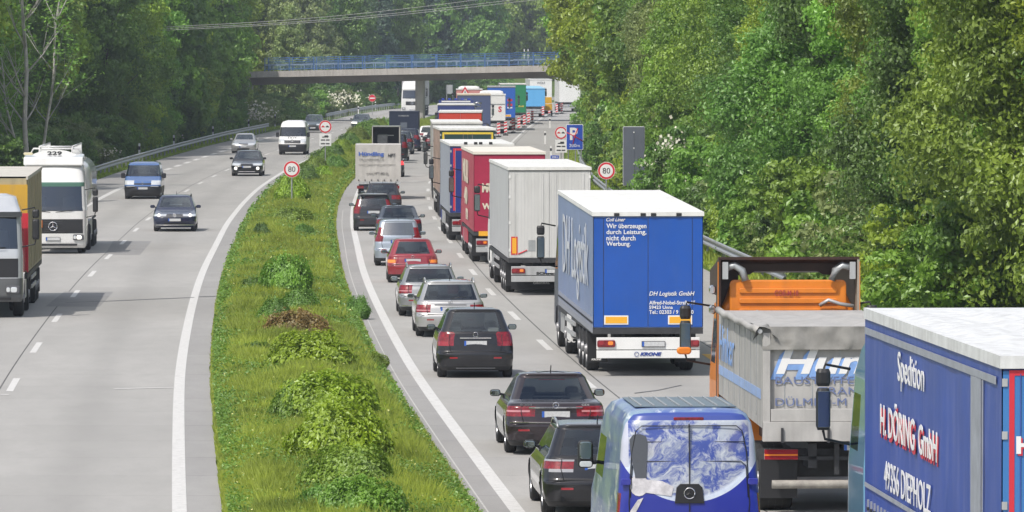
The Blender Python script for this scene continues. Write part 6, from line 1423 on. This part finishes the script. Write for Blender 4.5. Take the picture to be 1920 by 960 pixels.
for d_, o_, s_, lf_ in ((455, 14.6, 1.0, 'yellow'), (505, 14.2, .95, 'fresh'), (560, 14.0, .9, 'yellow')):
    t = plant('mid0', BX(d_) + o_, d_, s_, lf_, 'leafy_tree', LEAFN[lf_] + ' leafy tree leaning out over the verge, ' + {455: 'nearest of three', 505: 'middle of three', 560: 'farthest of three'}[d_], 'tree', 'trees leaning over the verge', z=4.9)
    put('trunk', MB().cyl((0, 0, -5.4 / s_), (0, 0, .2), .2, .18, BARK, 8).build('trunk', mesh_only=True), t)
# right forest-edge shrubs
d = 165.0; i = 0
while d < 620:
    for o in (14.6, 16.2):
        if d < 400 and pxo(BX(d) + o - 2.0, d) < 1102: continue
        lf = ['fresh', 'grey', 'mid', 'dark', 'olive', 'yellow', 'mid'][(i * 3 + int(o)) % 7]; s = random.uniform(.7, 1.4)
        dd = d + random.uniform(-1, 1); plant('shrub%d' % random.randrange(3), BX(dd) + o + random.uniform(-.5, .6), dd, s, lf, 'shrub', LEAFN[lf] + ' shrub ' + where_r(BX(dd) + o, dd).replace('above', 'beside').replace('overhanging', 'beside') + ', at the foot of the wood', 'shrub', 'shrubs along the right-hand wood, ' + lf)
        i += 1
    d += 3.0 + d * .006
# blossoming shrubs, right
for (px, py, d, s) in ((1262, 300, 262, 1.0), (1290, 318, 258, .9), (1252, 328, 262, .7), (1130, 282, 430, .9)):
    x = PX(px, d); z = PZ(py, d) - 1.3 * s; t = plant('shrub%d' % (int(px) % 3), x, d, s, 'mid', 'shrub', 'shrub with white blossom on the right-hand slope', 'shrub', 'blossoming shrubs on the right slope', z=max(gz(x, d) - .1, z - .9)); t.scale = (s, s, s * 1.2)
    rs = np.random.RandomState(int(px)); n = 260; P = rs.randn(n, 3) * np.array([.40, .4, .45]) + np.array([0, -.6, 1.9]); put('blossom', leaves('blossom', P, np.tile([0, -1, .5], (n, 1)), .13, rs, LM['blossom'], 1.0), t).rotation_euler = (0, 0, -t.rotation_euler[2])
# left-hand wood
d = 285.0; i = 0
pl = ['fresh', 'yellow', 'mid', 'fresh', 'bright', 'mid', 'dark', 'fresh', 'olive', 'fresh']
while d < 640:
    for row, off in enumerate((-15.5, -20.5, -27, -35)):
        if row == 3 or (row == 2 and i % 2): continue
        dd = d + random.uniform(-2, 2) + row * 2.5; x = AX(dd) + off + random.uniform(-1, 1)
        if dd < 640: x = min(x, PX(468, dd) - 4.2)
        if row == 0 and pxo(x, dd) < 170: continue
        if abs(PX(-60, dd)) * 1.15 + 6 < -x: continue
        if row == 0 and (dd < 330): continue
        lf = pl[(i * 3 + row * 5) % 10]; kind = 'mid%d' % random.randrange(3) if dd < 480 else 'far%d' % random.randrange(3); s = random.uniform(.85, 1.15) * (.9 if row == 0 else 1.1) * (.85 if kind[0] == 'f' else 1)
        plant(kind, x, dd, s, lf, 'leafy_tree', LEAFN[lf] + ' leafy tree ' + where_l(x, dd) + (', front row' if row == 0 else ', behind the front row'), 'tree', 'trees of the left-hand wood, ' + lf, sz=s * random.uniform(1.0, 1.25))
    d += 3.6 + d * .007; i += 1
d = 330.0; i = 0
while d < 800:
    lf = ['mid', 'dark', 'fresh', 'grey', 'dark', 'mid'][i % 6]; s = random.uniform(.7, 1.3); dd = d + random.uniform(-1, 1)
    plant('shrub%d' % random.randrange(3), AX(dd) + (-14.3 if dd < 600 else -12.4) + random.uniform(-.7, .5), dd, s, lf, 'shrub', LEAFN[lf] + ' shrub ' + where_l(AX(dd) - 13, dd) + ', at the foot of the wood', 'shrub', 'shrubs along the left-hand wood, ' + lf)
    d += 2.4 + d * .008; i += 1
# white-flowering undergrowth, left
for i, (px, py) in enumerate(((466, 240), (480, 241), (496, 241), (508, 240), (640, 219), (652, 217), (664, 214), (676, 212), (345, 268), (418, 252), (225, 305))):
    x, y, z = G(px, py); s = .55 if i > 7 else random.uniform(.7, 1.0); x -= 1.2
    wherel = 'before the end of the long left barrier' if i < 4 else ('behind the far left barrier' if i < 8 else 'behind the long left barrier')
    tt = plant('shrub%d' % (i % 3), x, y + 2, s, 'grey', 'shrub', 'shrub with white flowers ' + wherel, 'shrub', 'white-flowering shrubs ' + wherel)
    rs = np.random.RandomState(i + 5); n = 110; P = rs.randn(n, 3) * np.array([.9, .9, .35]) + np.array([0, -.6, 2.2]); put('blossom', leaves('blossom', P, np.tile([0, -1, .5], (n, 1)), .24, rs, LM['blossom'], 1.0), tt).rotation_euler = (0, 0, -tt.rotation_euler[2])
# tall bare pale trunks, left
def bare(px0, py0, px1, py1, d, r, lab, seed):
    x0, x1 = PX(px0, d), PX(px1, d); z0 = gz(x0, d); z1 = PZ(py1, d) + 1.5; t = thing('bare_tree', lab, 'tree', (x0, d, z0), 0, 'bare pale-barked trees at the left edge'); rs = np.random.RandomState(seed)
    H_ = z1 - z0; P = [((x1 - x0) * q / 9 + .09 * math.sin(q * 1.3 + seed), 0, H_ * q / 9) for q in range(10)]; m = MB(); m.tube(P, [r * (1 - .07 * q) for q in range(10)], BARKP, 7); m.build('trunk', t)
    m = MB(); tips = []
    for k in range(10):
        q = 3 + k * .6; b_ = Vector(P[min(9, int(q))]); a = rs.rand() * 6.28; ln = 1.6 + 1.8 * rs.rand(); e = b_ + Vector((math.cos(a) * ln * .7, math.sin(a) * ln * .7, ln * .9)); m.tube([b_, (b_ + e) / 2 + Vector((0, 0, -.15)), e], [r * .35, r * .22, r * .06], BARKP, 5); tips.append(e)
        for j in range(3): e2 = e + Vector(rs.randn(3) * .5 + np.array([0, 0, .5])); m.tube([(b_ + e) / 2, e2], [r * .12, r * .04], BARKP, 4); tips.append(e2)
    m.build('branches', t)
    C_ = np.concatenate([np.array(p)[None] + rs.randn(22, 3) * .35 for p in tips]); put('crown', leaves('crown', C_, np.tile([0, 0, 1.0], (len(C_), 1)), .22, rs, LM['fresh']), t)
bare(52, 290, 44, 0, 338, .17, 'tall bare pale trunk rising above the white tanker cab', 1)
bare(75, 270, 118, 0, 342, .10, 'thin leaning pale-barked tree right of the tall bare trunk', 2)
bare(42, 282, 0, 160, 340, .10, 'pale-barked tree leaning to the left edge of the photo', 3)
# trees beyond the bridge
random.seed(5)
for row, (d0, n, hs) in enumerate(((665, 9, .62), (700, 13, .80), (780, 14, .95), (880, 18, 1.1), (1000, 20, 1.35), (1130, 22, 1.7), (1270, 22, 2.2))):
    for k in range(n):
        px = 330 + (1130 - 330) * (k + .5) / n + random.uniform(-14, 14); d = d0 + random.uniform(-15, 15); x = PX(px, d)
        if x > AX(d) - 12 and x < BX(d) + 15: continue
        if row < 1 and (px > 700): continue
        con = (k * 7 + row * 3) % 5 == 0 and row > 2; lf = 'conifer' if con else ['mid', 'fresh', 'dark', 'mid', 'grey', 'olive'][(k * 5 + row) % 6]; s = hs * random.uniform(.85, 1.15)
        if row > 3 and (px > 760 and px < 850): con = True; lf = 'conifer'
        plant(('cone%d' if con else 'far%d') % random.randrange(2), x, d, s * (.85 if con else .72), lf, 'conifer_tree' if con else 'leafy_tree', ('dark conifer' if con else LEAFN[lf] + ' leafy tree') + ' beyond the bridge, ' + where_b(px), 'tree', 'trees beyond the bridge, ' + lf, sz=s * .95)
random.seed(9)
for row, (d0, n) in enumerate(((715, 12), (800, 14), (900, 14), (980, 16))):
    for k in range(n):
        px = 560 + (1000 - 560) * (k + .5) / n + random.uniform(-10, 10); d = d0 + random.uniform(-12, 12); x = PX(px, d)
        if x > AX(d) - 10.5 and x < BX(d) + 15: continue
        lf = ['dark', 'mid', 'fresh', 'dark', 'mid'][(k * 3 + row) % 5]
        plant('shrub%d' % random.randrange(3), x, d, random.uniform(1.5, 2.4), lf, 'shrub', LEAFN[lf] + ' shrub beyond the bridge, ' + where_b(px), 'shrub', 'shrubs beyond the bridge, ' + lf)
# ------------------------------------------------------------------ median bushes
def mbush(px, py, wpx, lf, lab, hpx, kind=0):
    x, y, z = G(px, py); ppm = F / y; s = wpx / ppm / 1.8; return plant('bush%d' % kind, x, y + s, s, lf, 'bush', lab, 'bush', 'bushes growing on the median', sz=hpx / ppm / .68)
mbush(585, 722, 165, 'bright', 'low lime-green bush in the median just below the reddish dry patch', 72, 0)
mbush(555, 658, 118, 'rust', 'reddish-brown dry bush in the median', 56, 1)
mbush(608, 822, 180, 'bright', 'broad lime-green bush in the median with shaded leaves under its crest', 92, 2)
mbush(545, 820, 90, 'fresh', 'smaller green bush at the left foot of the broad lime-green one', 70, 1)
mbush(628, 905, 195, 'bright', 'largest lime-green bush in the median, nearer than the broad one', 112, 1)
mbush(655, 960, 170, 'olive', 'olive bush with brownish tips in the median, second nearest to the bottom edge', 86, 0)
mbush(672, 1015, 160, 'fresh', 'nearest dark leafy bush in the median at the bottom edge', 85, 2)
mbush(600, 1000, 110, 'mid', 'mid-green bush at the bottom edge, left of the nearest dark leafy one', 60, 1)
mbush(535, 572, 95, 'fresh', 'fresh green bush in the median above the reddish dry one', 72, 2)
mbush(515, 628, 60, 'mid', 'small mid-green bush at the left of the reddish dry one', 52, 0)
mbush(560, 605, 80, 'mid', 'mid-green bush right above the reddish dry one', 45, 1)
mbush(545, 392, 66, 'bright', 'bright green bush at the foot of the median 80 sign', 48, 1)
mbush(545, 430, 74, 'olive', 'olive-brown bush below the median 80 sign', 30, 2)
mbush(490, 458, 34, 'dark', 'small dark bush in the median, left of the middle', 30, 1)
mbush(672, 600, 44, 'mid', 'small bush at the right edge of the median', 36, 0)
mbush(568, 458, 40, 'mid', 'small mid-green bush in the middle of the median', 28, 1)
mbush(480, 690, 60, 'mid', 'small bush in the left half of the median beside the lime-green ones', 34, 2)
mbush(470, 560, 50, 'mid', 'small leafy bush left of the fresh green one', 28, 0)
mbush(700, 700, 50, 'olive', 'small olive bush in the right half of the median', 30, 1)
for k, (px, py, w_) in enumerate(((572, 352, 52), (590, 335, 50), (606, 320, 50), (622, 305, 44), (640, 295, 42), (655, 282, 42), (668, 272, 44), (682, 264, 46), (694, 258, 44), (605, 345, 40), (630, 325, 40), (708, 252, 40), (722, 248, 36))):
    mbush(px, py, w_, ['mid', 'olive', 'fresh', 'mid', 'bright'][k % 5], ['mid-green', 'olive', 'fresh green', 'leafy green', 'lime-green'][k % 5] + ' bush in the hedge along the far median, number %s from the 80 sign' % ['one', 'two', 'three', 'four', 'five', 'six', 'seven', 'eight', 'nine', 'ten', 'eleven', 'twelve', 'thirteen'][k], w_ * .62, k % 3)
# grass blades: median and verges
def bladematerial():
    m = leafmat('grass_blades', (.28, .40, .065), .42, .45); return m
GB = bladematerial()
def grass(name, lab, fn, o0, o1, d0, d1, N, h, seed, w0=.022, p=2.0):
    rs = np.random.RandomState(seed); u = rs.rand(N); d = (d0 ** (1 - p) + u * (d1 ** (1 - p) - d0 ** (1 - p))) ** (1 / (1 - p)); o = o0 + (o1 - o0) * rs.rand(N)
    base = np.array([fn(q) for q in np.linspace(d0, d1, 200)]); x = np.interp(d, np.linspace(d0, d1, 200), base) + o; z = GZ(x, d)
    # tussocks: height follows a slow pattern
    pt = .55 + .45 * np.sin(x * 2.1 + np.sin(d * .35) * 2) * np.sin(d * .23 + x) + .25 * rs.randn(N); e = np.clip(np.minimum(o - o0, o1 - o) / .6, .30, 1)
    hh = h * np.clip(.35 + .65 * pt, .25, 1.6) * e; ww = w0 * (d / 120) ** .75 * (.7 + .6 * rs.rand(N)); a = rs.rand(N) * 6.28; ln = hh * (.08 + .38 * rs.rand(N)); b2 = rs.rand(N) * 6.28
    P0 = np.stack([x - np.cos(a) * ww, d - np.sin(a) * ww, z - .02], 1); P1 = np.stack([x + np.cos(a) * ww, d + np.sin(a) * ww, z - .02], 1); mx_ = np.cos(b2) * ln; my_ = np.sin(b2) * ln
    P2 = np.stack([x + mx_ * .4 + np.cos(a) * ww * .8, d + my_ * .4 + np.sin(a) * ww * .8, z + hh * .6], 1); P3 = np.stack([x + mx_, d + my_, z + hh], 1)
    V = np.stack([P0, P1, P2, P3], 1).reshape(-1, 3); o_ = put(name, npmesh(name, V, np.arange(4 * N).reshape(-1, 4), [GB])); return tag(o_, lab, 'grass', kind='stuff')
grass('median_grass', 'tall yellowish green grass and weeds covering the median strip', AX, .70, 4.82, 88, 620, 620000, .42, 1, .009)
grass('verge_grass', 'grass along the left verge by the crash barrier', AX, -16, -10.35, 260, 620, 60000, .38, 2, .03, 1.5)
grass('slope_grass', 'grass on the bank right of the motorway', BX, 12.1, 20, 190, 620, 110000, .38, 3, .028, 1.6)
# small leafy weeds and yellow-white flower heads through the median grass
rs = np.random.RandomState(77); N = 230000; u = rs.rand(N); d = 1 / (1 / 90 + u * (1 / 420 - 1 / 90)); o = .75 + 3.95 * rs.rand(N)
clus = (np.sin(o * 3 + d * .5) * np.sin(d * .31 + 1) + .6 * rs.randn(N)) > .0; d, o = d[clus], o[clus]; x = AV(d) + o; z = GZ(x, d) + .05 + .28 * rs.rand(len(d))
tag(put('weeds', leaves('weeds', np.stack([x, d, z], 1), np.tile([0, 0, 1.0], (len(d), 1)), .06 * (d / 110) ** .7, rs, LM['mid'])), 'low leafy weeds mixed into the median grass', 'weeds', kind='stuff')
N = 1500; u = rs.rand(N); d = 1 / (1 / 90 + u * (1 / 420 - 1 / 90)); o = .9 + 3.7 * rs.rand(N); x = AV(d) + o; z = GZ(x, d) + .20 + .2 * rs.rand(N)
tag(put('wildflowers', leaves('wildflowers', np.stack([x, d, z], 1), np.tile([0, 0, 1.0], (N, 1)), .035 * (d / 110) ** .7, rs, M('flower_cream', (.55, .55, .20), .8), 1.0)), 'tiny pale flower heads scattered in the median grass', 'flowers', kind='stuff')
# haze
hz = bpy.data.materials.new('haze'); hz.use_nodes = True; n = hz.node_tree; n.nodes.clear(); o = N_(n, 'ShaderNodeOutputMaterial'); pv = N_(n, 'ShaderNodeVolumePrincipled'); pv.inputs['Color'].default_value = (.80, .88, 1, 1); pv.inputs['Density'].default_value = .00022; pv.inputs['Anisotropy'].default_value = .3
n.links.new(pv.outputs[0], o.inputs['Volume'])
HAZE = True
if HAZE:
    h_ = MB().bx(-1050, 1350, -80, 2750, -6, 120, hz).build('haze'); tag(h_, kind='stuff')
